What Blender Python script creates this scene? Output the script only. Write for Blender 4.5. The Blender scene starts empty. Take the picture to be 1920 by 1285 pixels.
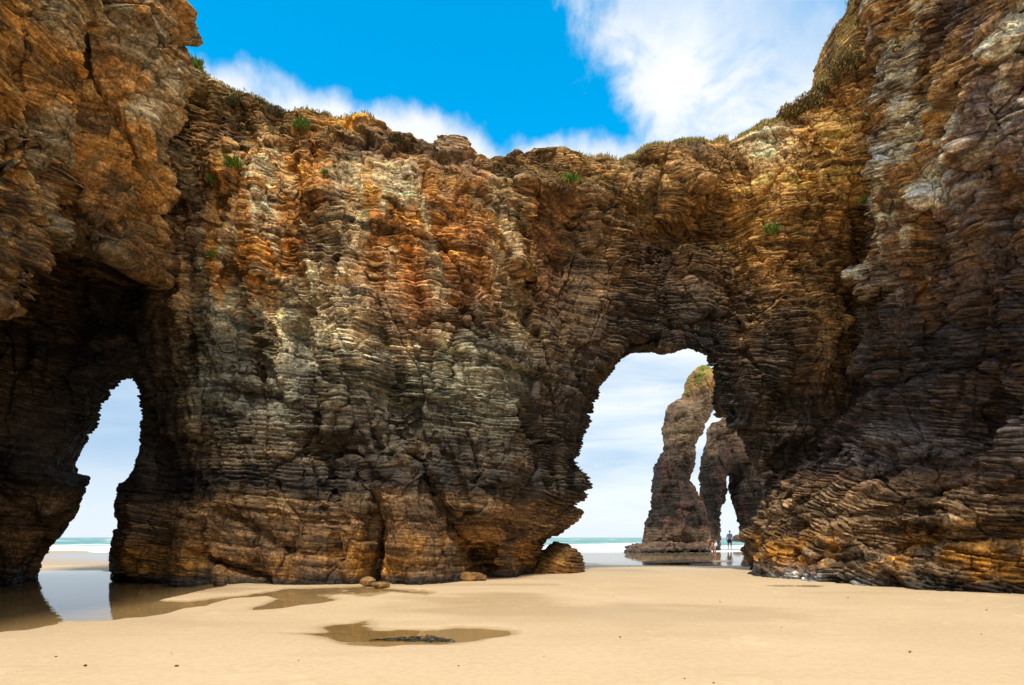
import bpy, math, random
import numpy as np
from mathutils import Vector, Matrix
from mathutils.bvhtree import BVHTree

random.seed(7)
rng = np.random.default_rng(7)
sc = bpy.context.scene
COL = sc.collection

# ------------------------------------------------------------------ camera
F = 1150.0            # focal length in photo pixels (1920 wide)
HOR = 1008.0          # horizon row in the photo
ZC = 1.0              # camera height
cam_d = bpy.data.cameras.new('camera')
cam_d.sensor_width = 36.0
cam_d.lens = 36.0 * F / 1920.0
cam_d.shift_y = (HOR - 642.5) / 1920.0
cam_d.clip_end = 8000.0
cam_d.clip_start = 0.05
cam = bpy.data.objects.new('camera', cam_d)
cam.location = (0, 0, ZC)
cam.rotation_euler = (math.radians(90), 0, 0)
COL.objects.link(cam)
sc.camera = cam

# ------------------------------------------------------------------ light
SUN_EL, SUN_AZ = 61.0, 183.0      # compass style: 0 = +Y, clockwise
EXPOSURE = 0.12
sc.view_settings.view_transform = 'Standard'
sc.view_settings.look = 'None'
sc.view_settings.exposure = EXPOSURE
sc.view_settings.gamma = 1.0
sun_d = bpy.data.lights.new('sun', 'SUN')
sun_d.energy = 3.2
sun_d.angle = math.radians(11)
sun_d.color = (1.0, 0.93, 0.82)
sun = bpy.data.objects.new('sun', sun_d)
COL.objects.link(sun)
_el, _az = math.radians(SUN_EL), math.radians(SUN_AZ)
_dir = Vector((math.sin(_az) * math.cos(_el), math.cos(_az) * math.cos(_el), math.sin(_el)))
sun.rotation_euler = (-_dir).to_track_quat('-Z', 'Y').to_euler()
sun.location = _dir * 60

# ------------------------------------------------------------------ world: Nishita sky with cloud decks
class NT:
    """tiny helper for building node trees"""
    def __init__(s, tree):
        s.t = tree
        s.n = tree.nodes
        s.l = tree.links
    def new(s, kind, **kw):
        n = s.n.new(kind)
        for k, v in kw.items():
            setattr(n, k, v)
        return n
    def put(s, node, sock, v):
        i = node.inputs[sock]
        if isinstance(v, bpy.types.NodeSocket):
            s.l.new(v, i)
        else:
            i.default_value = v
    def math(s, op, a, b=None, c=None, clamp=False):
        n = s.new('ShaderNodeMath', operation=op)
        n.use_clamp = clamp
        s.put(n, 0, a)
        if b is not None:
            s.put(n, 1, b)
        if c is not None:
            s.put(n, 2, c)
        return n.outputs[0]
    def smooth(s, v, a, b):
        n = s.new('ShaderNodeMapRange', interpolation_type='SMOOTHSTEP')
        s.put(n, 0, v)
        n.inputs[1].default_value = a
        n.inputs[2].default_value = b
        return n.outputs[0]
    def noise(s, vec, scale, detail=6.0, rough=0.55, dist=0.0):
        n = s.new('ShaderNodeTexNoise')
        s.put(n, 'Vector', vec)
        n.inputs['Scale'].default_value = scale
        n.inputs['Detail'].default_value = detail
        n.inputs['Roughness'].default_value = rough
        n.inputs['Distortion'].default_value = dist
        return n.outputs['Fac']
    def vmul(s, vec, xyz):
        n = s.new('ShaderNodeVectorMath', operation='MULTIPLY')
        s.put(n, 0, vec)
        n.inputs[1].default_value = xyz
        return n.outputs[0]
    def comb(s, x, y, z):
        n = s.new('ShaderNodeCombineXYZ')
        s.put(n, 0, x)
        s.put(n, 1, y)
        s.put(n, 2, z)
        return n.outputs[0]
    def mix(s, f, a, b, blend='MIX'):
        n = s.new('ShaderNodeMix', data_type='RGBA', blend_type=blend)
        s.put(n, 0, f)
        s.put(n, 6, a)
        s.put(n, 7, b)
        return n.outputs[2]
    def ramp(s, f, stops):
        n = s.new('ShaderNodeValToRGB')
        s.put(n, 0, f)
        e = n.color_ramp.elements
        while len(e) > 1:
            e.remove(e[-1])
        e[0].position, e[0].color = stops[0]
        for p, c in stops[1:]:
            k = e.new(p)
            k.color = c
        return n.outputs[0]


def lin(r, g, b):
    f = lambda c: c / 12.92 if c <= 0.04045 else ((c + 0.055) / 1.055) ** 2.4
    return np.array([f(r / 255), f(g / 255), f(b / 255)])


def lin4(r, g, b):
    return tuple(lin(r, g, b)) + (1.0,)


world = bpy.data.worlds.new('World')
sc.world = world
world.use_nodes = True
wt = NT(world.node_tree)
wt.n.clear()
w_out = wt.new('ShaderNodeOutputWorld')
sky = wt.new('ShaderNodeTexSky', sky_type='NISHITA')
sky.sun_disc = False
sky.sun_elevation = _el
sky.sun_rotation = _az
sky.air_density = 1.0
sky.dust_density = 0.2
sky.ozone_density = 3.0
hsv = wt.new('ShaderNodeHueSaturation')
hsv.inputs['Hue'].default_value = 0.478
hsv.inputs['Saturation'].default_value = 1.5
hsv.inputs['Value'].default_value = 2.9
wt.l.new(sky.outputs[0], hsv.inputs['Color'])
geo = wt.new('ShaderNodeTexCoord')
sep = wt.new('ShaderNodeSeparateXYZ')
wt.l.new(geo.outputs['Generated'], sep.inputs[0])
dx, dy, dz = sep.outputs
az = wt.math('ARCTAN2', dx, dy)                    # 0 ahead, + right
el = wt.math('ARCSINE', dz)
cdir = wt.comb(az, wt.math('MULTIPLY', el, 1.0), 0.0)
warp_n = wt.new('ShaderNodeTexNoise')
wt.l.new(cdir, warp_n.inputs['Vector'])
warp_n.inputs['Scale'].default_value = 9.0
warp_n.inputs['Distortion'].default_value = 0.35
warp_n.inputs['Detail'].default_value = 9.0
warp_n.inputs['Roughness'].default_value = 0.6
nz = wt.math('SUBTRACT', warp_n.outputs['Fac'], 0.5)
nz_big = wt.math('SUBTRACT', wt.noise(cdir, 3.2, 6.0, 0.6), 0.5)
# low puffy bank running down from the left
topA = wt.math('MULTIPLY_ADD', wt.smooth(az, -0.14, 0.0), -0.035, 0.616)
mA = wt.math('SUBTRACT', topA, el)
nz_puff = wt.math('SUBTRACT', wt.noise(cdir, 15.0, 7.0, 0.5), 0.5)
mA = wt.math('ADD', mA, wt.math('ADD', wt.math('MULTIPLY', nz_puff, 0.075), wt.math('MULTIPLY', nz_big, 0.03)))
mA = wt.smooth(mA, -0.004, 0.034)
# big wispy sheet on the right
edge = wt.math('MULTIPLY_ADD', el, -0.75, 0.60)
mB = wt.math('SUBTRACT', az, edge)
mB = wt.math('ADD', mB, wt.math('MULTIPLY', nz, 0.22))
mB = wt.math('ADD', mB, wt.math('MULTIPLY', nz_big, 0.30))
mB = wt.smooth(mB, -0.01, 0.075)
thin = wt.math('SUBTRACT', wt.math('MULTIPLY_ADD', az, -0.36, 0.84), el)
thin = wt.math('ADD', thin, wt.math('MULTIPLY', nz_big, 0.25))
mB = wt.math('MULTIPLY', mB, wt.smooth(thin, -0.08, 0.13))
wisp = wt.noise(wt.comb(wt.math('ADD', az, wt.math('MULTIPLY', el, .6)), wt.math('MULTIPLY', el, 2.2), 1.7), 5.0, 8.0, .62, .5)
mB = wt.math('MULTIPLY', mB, wt.math('ADD', .62, wt.math('MULTIPLY', wt.smooth(wisp, .36, .56), .38)))
# haze towards the horizon, unseen cloud overhead and behind, added for soft white light
mH = wt.smooth(el, 0.47, 0.36)
mO = wt.smooth(wt.math('ADD', el, wt.math('MULTIPLY', nz_big, 0.4)), 0.85, 1.2)
mS = wt.smooth(wt.math('ABSOLUTE', az), 0.95, 1.4)
mask = wt.math('MAXIMUM', wt.math('MAXIMUM', mA, mB), wt.math('MAXIMUM', mH, wt.math('MAXIMUM', mO, mS)))
mask = wt.math('MULTIPLY', mask, 0.97)
strk = wt.noise(wt.comb(wt.math('MULTIPLY', az, 2.0), wt.math('MULTIPLY', el, 14.0), 3.1), 1.6, 7.0, 0.55, 0.4)
ccol = wt.ramp(strk, [(0.30, lin4(176, 204, 232)), (0.48, lin4(214, 229, 243)), (0.66, lin4(246, 249, 252))])
ccol = wt.mix(wt.math('MULTIPLY', wt.smooth(az, -.25, -.55), .65), ccol, lin4(150, 186, 222))
low = wt.smooth(el, 0.16, 0.02)
ccol = wt.mix(wt.math('MULTIPLY', low, .8), ccol, lin4(232, 240, 247))
whit = wt.smooth(el, 0.30, 0.50)
puff = wt.ramp(wt.noise(cdir, 5.0, 7.0, 0.6), [(0.3, lin4(222, 232, 245)), (0.6, lin4(252, 253, 255))])
ccol = wt.mix(whit, ccol, puff)
bgA = wt.new('ShaderNodeBackground')
bgB = wt.new('ShaderNodeBackground')
wt.l.new(hsv.outputs[0], bgA.inputs[0])
bgA.inputs[1].default_value = 0.1
wt.l.new(ccol, bgB.inputs[0])
bgB.inputs[1].default_value = 1.0
mixw = wt.new('ShaderNodeMixShader')
wt.l.new(mask, mixw.inputs[0])
wt.l.new(bgA.outputs[0], mixw.inputs[1])
wt.l.new(bgB.outputs[0], mixw.inputs[2])
wt.l.new(mixw.outputs[0], w_out.inputs[0])

# ------------------------------------------------------------------ general helpers
def P(u, v, y):
    """world point seen at photo pixel (u, v) at distance y"""
    return ((u - 960.0) / F * y, y, ZC + (HOR - v) / F * y)


def tag(o, label=None, cat=None, group=None, kind=None):
    if label:
        o['label'] = label
    if cat:
        o['category'] = cat
    if group:
        o['group'] = group
    if kind:
        o['kind'] = kind
    return o


TAB = rng.random((64, 64, 64)).astype(np.float32)


def vn(x, y, z):
    """value noise in -1..1"""
    x = np.asarray(x, np.float32); y = np.asarray(y, np.float32); z = np.asarray(z, np.float32)
    x, y, z = np.broadcast_arrays(x, y, z)
    ix = np.floor(x).astype(np.int32); iy = np.floor(y).astype(np.int32); iz = np.floor(z).astype(np.int32)
    fx = x - ix; fy = y - iy; fz = z - iz
    fx = fx * fx * (3 - 2 * fx); fy = fy * fy * (3 - 2 * fy); fz = fz * fz * (3 - 2 * fz)
    x0 = ix & 63; x1 = (ix + 1) & 63; y0 = iy & 63; y1 = (iy + 1) & 63; z0 = iz & 63; z1 = (iz + 1) & 63
    a = TAB[x0, y0, z0] * (1 - fx) + TAB[x1, y0, z0] * fx
    b = TAB[x0, y1, z0] * (1 - fx) + TAB[x1, y1, z0] * fx
    c = TAB[x0, y0, z1] * (1 - fx) + TAB[x1, y0, z1] * fx
    d = TAB[x0, y1, z1] * (1 - fx) + TAB[x1, y1, z1] * fx
    a = a * (1 - fy) + b * fy
    c = c * (1 - fy) + d * fy
    return (a * (1 - fz) + c * fz) * 2 - 1


def fbm(x, y, z, o=4, g=0.5):
    s = 0; a = 1.0; t = 0
    for i in range(o):
        k = 2.03 ** i
        s = s + a * vn(x * k + 11.3 * i, y * k + 5.7 * i, z * k + 3.1 * i)
        t += a
        a *= g
    return s / t


def ss(a, b, x):
    t = np.clip((x - a) / (b - a), 0, 1)
    return t * t * (3 - 2 * t)


def worley(x, y, z, seed=0, vec=False):
    """F1, F2 and a per-cell random value"""
    ix = np.floor(x).astype(np.int32); iy = np.floor(y).astype(np.int32); iz = np.floor(z).astype(np.int32)
    f1 = np.full(x.shape, 9.0, np.float32); f2 = f1.copy(); cid = np.zeros(x.shape, np.float32)
    ox = cid.copy(); oy = cid.copy(); oz = cid.copy()
    for a in (-1, 0, 1):
        for b in (-1, 0, 1):
            for c in (-1, 0, 1):
                jx = ix + a; jy = iy + b; jz = iz + c
                k0 = (jx + seed) & 63; k1 = jy & 63; k2 = jz & 63
                px = jx + TAB[k0, k1, k2]; py = jy + TAB[k1, k2, k0]; pz = jz + TAB[k2, k0, k1]
                d = np.sqrt((x - px) ** 2 + (y - py) ** 2 + (z - pz) ** 2).astype(np.float32)
                r = TAB[(k0 + 17) & 63, (k1 + 31) & 63, (k2 + 7) & 63]
                m = d < f1
                f2 = np.where(m, f1, np.minimum(f2, d))
                cid = np.where(m, r, cid)
                if vec:
                    ox = np.where(m, x - px, ox); oy = np.where(m, y - py, oy); oz = np.where(m, z - pz, oz)
                f1 = np.where(m, d, f1)
    if vec:
        return f1, f2, cid, ox, oy, oz
    return f1, f2, cid


def poly_sdf(px, pz, poly):
    d = np.full(px.shape, 1e9, np.float32); s = np.ones(px.shape, np.float32)
    n = len(poly)
    for i in range(n):
        ax, az_ = poly[i]; bx, bz = poly[i - 1]
        ex, ez = bx - ax, bz - az_
        wx, wz = px - ax, pz - az_
        t = np.clip((wx * ex + wz * ez) / (ex * ex + ez * ez + 1e-12), 0, 1)
        d = np.minimum(d, (wx - ex * t) ** 2 + (wz - ez * t) ** 2)
        c1 = pz >= az_; c2 = pz < bz; c3 = ex * wz > ez * wx
        flip = (c1 & c2 & c3) | (~c1 & ~c2 & ~c3)
        s = np.where(flip, -s, s)
    return np.sqrt(d) * s


def seg_dist(px, pz, line):
    d = np.full(px.shape, 1e9, np.float32)
    for (ax, az_), (bx, bz) in zip(line[:-1], line[1:]):
        ex, ez = bx - ax, bz - az_
        t = np.clip(((px - ax) * ex + (pz - az_) * ez) / (ex * ex + ez * ez + 1e-12), 0, 1)
        d = np.minimum(d, (px - ax - ex * t) ** 2 + (pz - az_ - ez * t) ** 2)
    return np.sqrt(d)


class RBF:
    def __init__(s, pts, vals, smooth=0.02):
        s.p = np.array(pts, float); v = np.array(vals, float); n = len(v)
        r = np.linalg.norm(s.p[:, None] - s.p[None], axis=2)
        A = np.zeros((n + 3, n + 3))
        A[:n, :n] = -r + np.eye(n) * smooth
        A[:n, n:] = np.c_[np.ones(n), s.p]
        A[n:, :n] = A[:n, n:].T
        s.w = np.linalg.solve(A, np.r_[v, 0, 0, 0])
    def __call__(s, a, b):
        out = s.w[-3] + s.w[-2] * a + s.w[-1] * b
        for (p0, p1), w in zip(s.p, s.w[:-3]):
            out = out - w * np.sqrt((a - p0) ** 2 + (b - p1) ** 2)
        return out.astype(np.float32)


def surface_nets(f, org, h):
    """quad mesh of the zero level (inside = negative)"""
    f = f.copy()
    f[0] = f[-1] = 1; f[:, 0] = f[:, -1] = 1; f[:, :, 0] = f[:, :, -1] = 1
    ins = f < 0
    n = np.array(f.shape)
    cnt = np.zeros(n - 1, np.int8)
    for a in (0, 1):
        for b in (0, 1):
            for c in (0, 1):
                cnt += ins[a:n[0] - 1 + a, b:n[1] - 1 + b, c:n[2] - 1 + c]
    act = (cnt > 0) & (cnt < 8)
    I, J, K = np.nonzero(act)
    idx = np.full(n - 1, -1, np.int32)
    idx[I, J, K] = np.arange(len(I))
    pos = np.zeros((len(I), 3), np.float32); w = np.zeros(len(I), np.float32)
    cor = [(a, b, c) for a in (0, 1) for b in (0, 1) for c in (0, 1)]
    for p in cor:
        for q in cor:
            if sum(abs(p[k] - q[k]) for k in range(3)) != 1 or p > q:
                continue
            fa = f[I + p[0], J + p[1], K + p[2]]; fb = f[I + q[0], J + q[1], K + q[2]]
            m = (fa < 0) != (fb < 0)
            t = np.where(m, fa / np.where(m, fa - fb, 1), 0)
            for k in range(3):
                pos[:, k] += np.where(m, p[k] + t * (q[k] - p[k]), 0)
            w += m
    pos /= w[:, None]
    pos += np.c_[I, J, K]
    verts = pos * h + np.array(org, np.float32)
    quads = []
    for ax in range(3):
        s0 = [slice(0, n[k] - 1) if k == ax else slice(1, n[k] - 1) for k in range(3)]
        s1 = [slice(1, n[k]) if k == ax else slice(1, n[k] - 1) for k in range(3)]
        A = ins[tuple(s0)]; B = ins[tuple(s1)]
        for flip, M in ((False, A & ~B), (True, ~A & B)):
            e = np.argwhere(M)
            if not len(e):
                continue
            for k in range(3):
                if k != ax:
                    e[:, k] += 1
            b, c = (ax + 1) % 3, (ax + 2) % 3
            def cell(db, dc):
                q = e.copy(); q[:, b] -= db; q[:, c] -= dc
                return idx[q[:, 0], q[:, 1], q[:, 2]]
            r = [cell(1, 1), cell(0, 1), cell(0, 0), cell(1, 0)]
            if flip:
                r = r[::-1]
            quads.append(np.stack(r, 1))
    return verts, np.concatenate(quads)


def subdivide(v, q):
    n = len(v)
    e = np.concatenate([np.sort(q[:, [i, (i + 1) % 4]], 1) for i in range(4)])
    key = e[:, 0].astype(np.int64) * n + e[:, 1]
    uk, inv = np.unique(key, return_inverse=True)
    ev = (v[uk // n] + v[uk % n]) * 0.5
    fc = v[q].mean(1)
    m = len(q)
    ei = [n + inv[i * m:(i + 1) * m] for i in range(4)]
    ci = n + len(uk) + np.arange(m)
    nq = np.concatenate([np.stack([q[:, i], ei[i], ci, ei[i - 1]], 1) for i in range(4)])
    return np.concatenate([v, ev, fc]).astype(np.float32), nq.astype(np.int32)


def relax(v, q, it=1):
    for _ in range(it):
        acc = np.zeros_like(v); c = np.zeros(len(v), np.float32)
        fc = v[q].mean(1)
        for i in range(4):
            for k in range(3):
                acc[:, k] += np.bincount(q[:, i], fc[:, k], len(v)).astype(np.float32)
            c += np.bincount(q[:, i], minlength=len(v))
        v = acc / np.maximum(c, 1)[:, None]
    return v


def normals(v, q):
    fn = np.cross(v[q[:, 2]] - v[q[:, 0]], v[q[:, 3]] - v[q[:, 1]])
    N = np.zeros_like(v)
    for i in range(4):
        for k in range(3):
            N[:, k] += np.bincount(q[:, i], fn[:, k], len(v))
    return N / (np.linalg.norm(N, axis=1, keepdims=True) + 1e-9)


def make_mesh(name, v, q, mat, col=None, attrs=None, smooth=True, parent=None):
    me = bpy.data.meshes.new(name)
    v = np.asarray(v, np.float32); q = np.asarray(q, np.int32)
    k = q.shape[1]
    me.vertices.add(len(v))
    me.vertices.foreach_set('co', v.ravel())
    me.loops.add(q.size)
    me.loops.foreach_set('vertex_index', q.ravel())
    me.polygons.add(len(q))
    me.polygons.foreach_set('loop_start', np.arange(0, q.size, k, dtype=np.int32))
    me.polygons.foreach_set('loop_total', np.full(len(q), k, np.int32))
    me.polygons.foreach_set('use_smooth', np.full(len(q), smooth, bool))
    me.update(calc_edges=True)
    if col is not None:
        a = me.attributes.new('Col', 'FLOAT_COLOR', 'POINT')
        c = np.ones((len(v), 4), np.float32)
        c[:, :col.shape[1]] = col
        a.data.foreach_set('color', c.ravel())
    for an, av in (attrs or {}).items():
        a = me.attributes.new(an, 'FLOAT', 'POINT')
        a.data.foreach_set('value', np.asarray(av, np.float32))
    me.materials.append(mat)
    o = bpy.data.objects.new(name, me)
    COL.objects.link(o)
    if parent:
        o.parent = parent
    return o


# ------------------------------------------------------------------ materials
def new_mat(name):
    m = bpy.data.materials.new(name)
    m.use_nodes = True
    t = NT(m.node_tree)
    b = t.n['Principled BSDF']
    return m, t, b


def rock_material():
    m, t, b = new_mat('layered rock')
    ca = t.new('ShaderNodeAttribute', attribute_name='Col')
    st = t.new('ShaderNodeAttribute', attribute_name='strata')
    wet = t.new('ShaderNodeAttribute', attribute_name='wet')
    bed = t.new('ShaderNodeAttribute', attribute_name='bedding')
    g = t.new('ShaderNodeNewGeometry')
    sp = t.new('ShaderNodeSeparateXYZ')
    t.l.new(g.outputs['Position'], sp.inputs[0])
    sv = t.comb(t.math('MULTIPLY', sp.outputs[0], 2.6), t.math('MULTIPLY', sp.outputs[1], 2.6),
                t.math('MULTIPLY', st.outputs['Fac'], 26.0))
    lines = t.noise(sv, 1.0, 4.0, 0.6, 0.2)
    grain = t.noise(g.outputs['Position'], 9.0, 8.0, 0.68)
    fine = t.noise(g.outputs['Position'], 55.0, 4.0, 0.6)
    lam = t.ramp(lines, [(0.36, (0.22, 0.20, 0.19, 1)), (0.46, (0.75, 0.73, 0.70, 1)), (0.54, (1.15, 1.15, 1.13, 1)), (0.66, (2.1, 2.1, 2.05, 1))])
    c = t.mix(t.math('ADD', .45, t.math('MULTIPLY', bed.outputs['Fac'], .55)), ca.outputs['Color'], t.mix(1.0, ca.outputs['Color'], lam, 'MULTIPLY'))
    c = t.mix(1.0, c, t.ramp(grain, [(0.34, (0.5, 0.48, 0.46, 1)), (0.5, (1, 1, 1, 1)), (0.66, (1.5, 1.48, 1.45, 1))]), 'MULTIPLY')
    spk = t.noise(g.outputs['Position'], 24.0, 5.0, 0.7)
    c = t.mix(1.0, c, t.ramp(spk, [(.36, (.55, .53, .5, 1)), (.5, (1, 1, 1, 1)), (.66, (1.6, 1.6, 1.55, 1))]), 'MULTIPLY')
    hue = t.noise(g.outputs['Position'], 2.3, 5.0, 0.6)
    c = t.mix(t.math('MULTIPLY', t.smooth(hue, 0.56, 0.72), 0.2), c, lin4(120, 72, 34))
    t.l.new(c, b.inputs['Base Color'])
    t.l.new(t.math('SUBTRACT', 0.92, t.math('MULTIPLY', wet.outputs['Fac'], 0.42)), b.inputs['Roughness'])
    b.inputs['Specular IOR Level'].default_value = 0.3
    b1 = t.new('ShaderNodeBump')
    b1.inputs['Strength'].default_value = 0.9
    b1.inputs['Distance'].default_value = 0.035
    t.l.new(lines, b1.inputs['Height'])
    b2 = t.new('ShaderNodeBump')
    b2.inputs['Strength'].default_value = 0.8
    b2.inputs['Distance'].default_value = 0.045
    t.l.new(t.math('ADD', grain, t.math('MULTIPLY', fine, 0.25)), b2.inputs['Height'])
    t.l.new(b1.outputs[0], b2.inputs['Normal'])
    t.l.new(b2.outputs[0], b.inputs['Normal'])
    return m


M_ROCK = rock_material()


def strata_disp(v, N, amp, dip=(0.0, 0.0), seed=0.0, thin=0.088, block=1.0, ta=1.0, cellx=1.0, cellz=1.0):
    """outward offset and the bedding coordinate for rock vertices"""
    x, y, z = v[:, 0], v[:, 1], v[:, 2]
    so = seed * 7.31
    s = z + dip[0] * x + dip[1] * y + 0.26 * fbm(x * .22 + so, y * .22, z * .22, 2) + 0.035 * fbm(x * 1.3 + so, y * 1.3, z * 1.3, 3)
    rough = 0.15 + 1.10 * ss(-0.28, 0.28, fbm(x * .55 + so, y * .55 + 9, z * .4, 3))
    ks = []

    def layer(h, fx, A, B, sd, cw):
        q = s / h + .30 / h * vn(x * .12 + sd, y * .12, s * 1.15)
        k = np.floor(q); t = q - k
        off = vn(x * fx + sd, y * fx + sd * 2, k)
        hx = np.floor((x + y * .6) * fx * 1.15 + 9 * vn(k * .77 + sd, k * 1.3, 0 * k) + .35 * vn(x * 3, y * 3, k)).astype(np.int32)
        blk = TAB[hx & 63, k.astype(np.int32) & 63, int(sd) & 63] * 2 - 1
        off = .55 * np.sign(off) * np.abs(off) ** 0.7 + .45 * blk
        edge = np.minimum(t, 1 - t) * h
        if ks is not None:
            ks.append(k)
        prof = 1 - np.exp(-(edge / cw) ** 1.5) + .35 * np.minimum(t * 3, 1)
        return A * off + B * (prof - .9)
    rough = rough * ta
    d = layer(thin, 1.9, .055, .068, 3.7 + so, .018) * rough
    d += layer(thin * 3.1, 1.1, .075, .055, 13.1 + so, .025) * (0.4 + 0.7 * rough)
    d += layer(1.25, .55, .15, .06, 29.4 + so, .04)
    wx = x + .25 * vn(x * 1.1, y * 1.1, z * 1.1 + so); wy = y + .25 * vn(x * 1.1 + 7, y * 1.1, z * 1.1)
    wz = z + .2 * vn(x * 1.1, y * 1.1 + 4, z * 1.1)
    def facets(fx, fz, sd, step, tilt, gap, gw):
        fz = fz * cellz; fx = fx * cellx
        f1, f2, cid, ox, oy, oz = worley(wx * fx + so, wy * fx, (wz + dip[0] * x + dip[1] * y) * fz, sd, True)
        r1 = np.sin(cid * 91.7); r2 = np.sin(cid * 57.3 + 2); r3 = np.sin(cid * 131.9 + 4)
        return step * (cid - .5) + tilt * (ox * r1 + oy * r2 + oz * r3) - gap * (1 - ss(0.0, gw, f2 - f1)), cid
    e, cid = facets(.85, .55, 3, .36, .22, .12, .045)
    d += block * e
    e, cid2 = facets(2.1, 1.5, 11, .10, .10, .045, .05)
    d += block * e
    e, _c = facets(5.3, 4.5, 27, .03, .045, .015, .07)
    d += block * e * (1.5 - np.minimum(rough, 1.2))
    d += 0.03 * fbm(x * 4 + so, y * 4, z * 5, 3)
    return d * amp, s, cid, cid2, rough, ks[0], ks[1]


LAYER = []


def tint_layers(col, v, s, cid, cid2, strength=1.0):
    x, y = v[:, 0], v[:, 1]
    r = vn(x * 1.2 + 40, y * 1.2, LAYER[0])
    r2 = vn(x * .5 + 80, y * .5, LAYER[1])
    g = 1 + strength * (0.60 * r + 0.30 * r2 + 0.30 * (cid2 - .5) + .30 * (cid - .5))
    return col * np.clip(g, .35, 2.0)[:, None]


def mixc(col, c, w):
    w = np.clip(w, 0, 1)[:, None]
    return col * (1 - w) + np.asarray(c, np.float32) * w


def rock_object(name, f, org, h, amp, dip, colour, seed=0.0, nsub=1, parent=None, block=1.0, thin=0.088, shrink=0.0, ta=None, cellx=1.0, cellz=1.0, ampf=None):
    v, q = surface_nets(f, org, h)
    v = relax(v, q, 1)
    for _ in range(nsub):
        v, q = subdivide(v, q)
    if nsub:
        v = relax(v, q, 1)
    N = normals(v, q)
    d, s, cid, cid2, rough, k1, k2 = strata_disp(v, N, amp, dip, seed, thin, block, ta(v) if ta else 1.0, cellx, cellz)
    D = N.copy(); D[:, 2] *= 0.45
    if ampf:
        d = d * ampf(v)
    v2 = v + D * (d - shrink)[:, None]
    LAYER[:] = [k1, k2]
    col, wet = colour(v2, normals(v2, q), s, cid, cid2)
    col = np.clip(col * np.array([1.36, 1.34, 1.26], np.float32), 0.004, .72)
    o = make_mesh(name, v2, q, M_ROCK, np.clip(col, 0.004, 0.8), {'strata': s, 'wet': wet, 'bedding': np.clip(rough, 0, 1)}, True, parent)
    return o, v2, q


C = {k: lin(*c) for k, c in dict(
    brown=(134, 98, 56), tan=(158, 124, 78), cream=(190, 172, 140), orange=(178, 122, 54), rust=(128, 84, 50), grey=(134, 126, 104),
    dark=(66, 56, 46), black=(34, 32, 31), ochre=(168, 118, 48), maroon=(96, 66, 56), slate=(92, 86, 88), white=(204, 194, 174),
    gold=(186, 140, 78), lichen=(226, 150, 24), moss=(104, 104, 34)).items()}


def blob(v, u, w, y, ru, rv):
    x0, _, z0 = P(u, w, y)
    a = (v[:, 0] - x0) / (ru / F * y); b = (v[:, 2] - z0) / (rv / F * y)
    return np.exp(-(a * a + b * b))


# ------------------------------------------------------------------ 1. the headland wall with its two arches
def grid(x0, x1, y0, y1, z0, z1, h):
    return (np.arange(x0, x1, h, dtype=np.float32), np.arange(y0, y1, h, dtype=np.float32), np.arange(z0, z1, h, dtype=np.float32))


def table_sample(T, x0, z0, h, x, z):
    a = np.clip((x - x0) / h, 0, T.shape[0] - 1.001); b = np.clip((z - z0) / h, 0, T.shape[1] - 1.001)
    i = a.astype(np.int32); j = b.astype(np.int32)
    fa = a - i; fb = b - j
    return (T[i, j] * (1 - fa) * (1 - fb) + T[i + 1, j] * fa * (1 - fb) + T[i, j + 1] * (1 - fa) * fb + T[i + 1, j + 1] * fa * fb)


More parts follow.
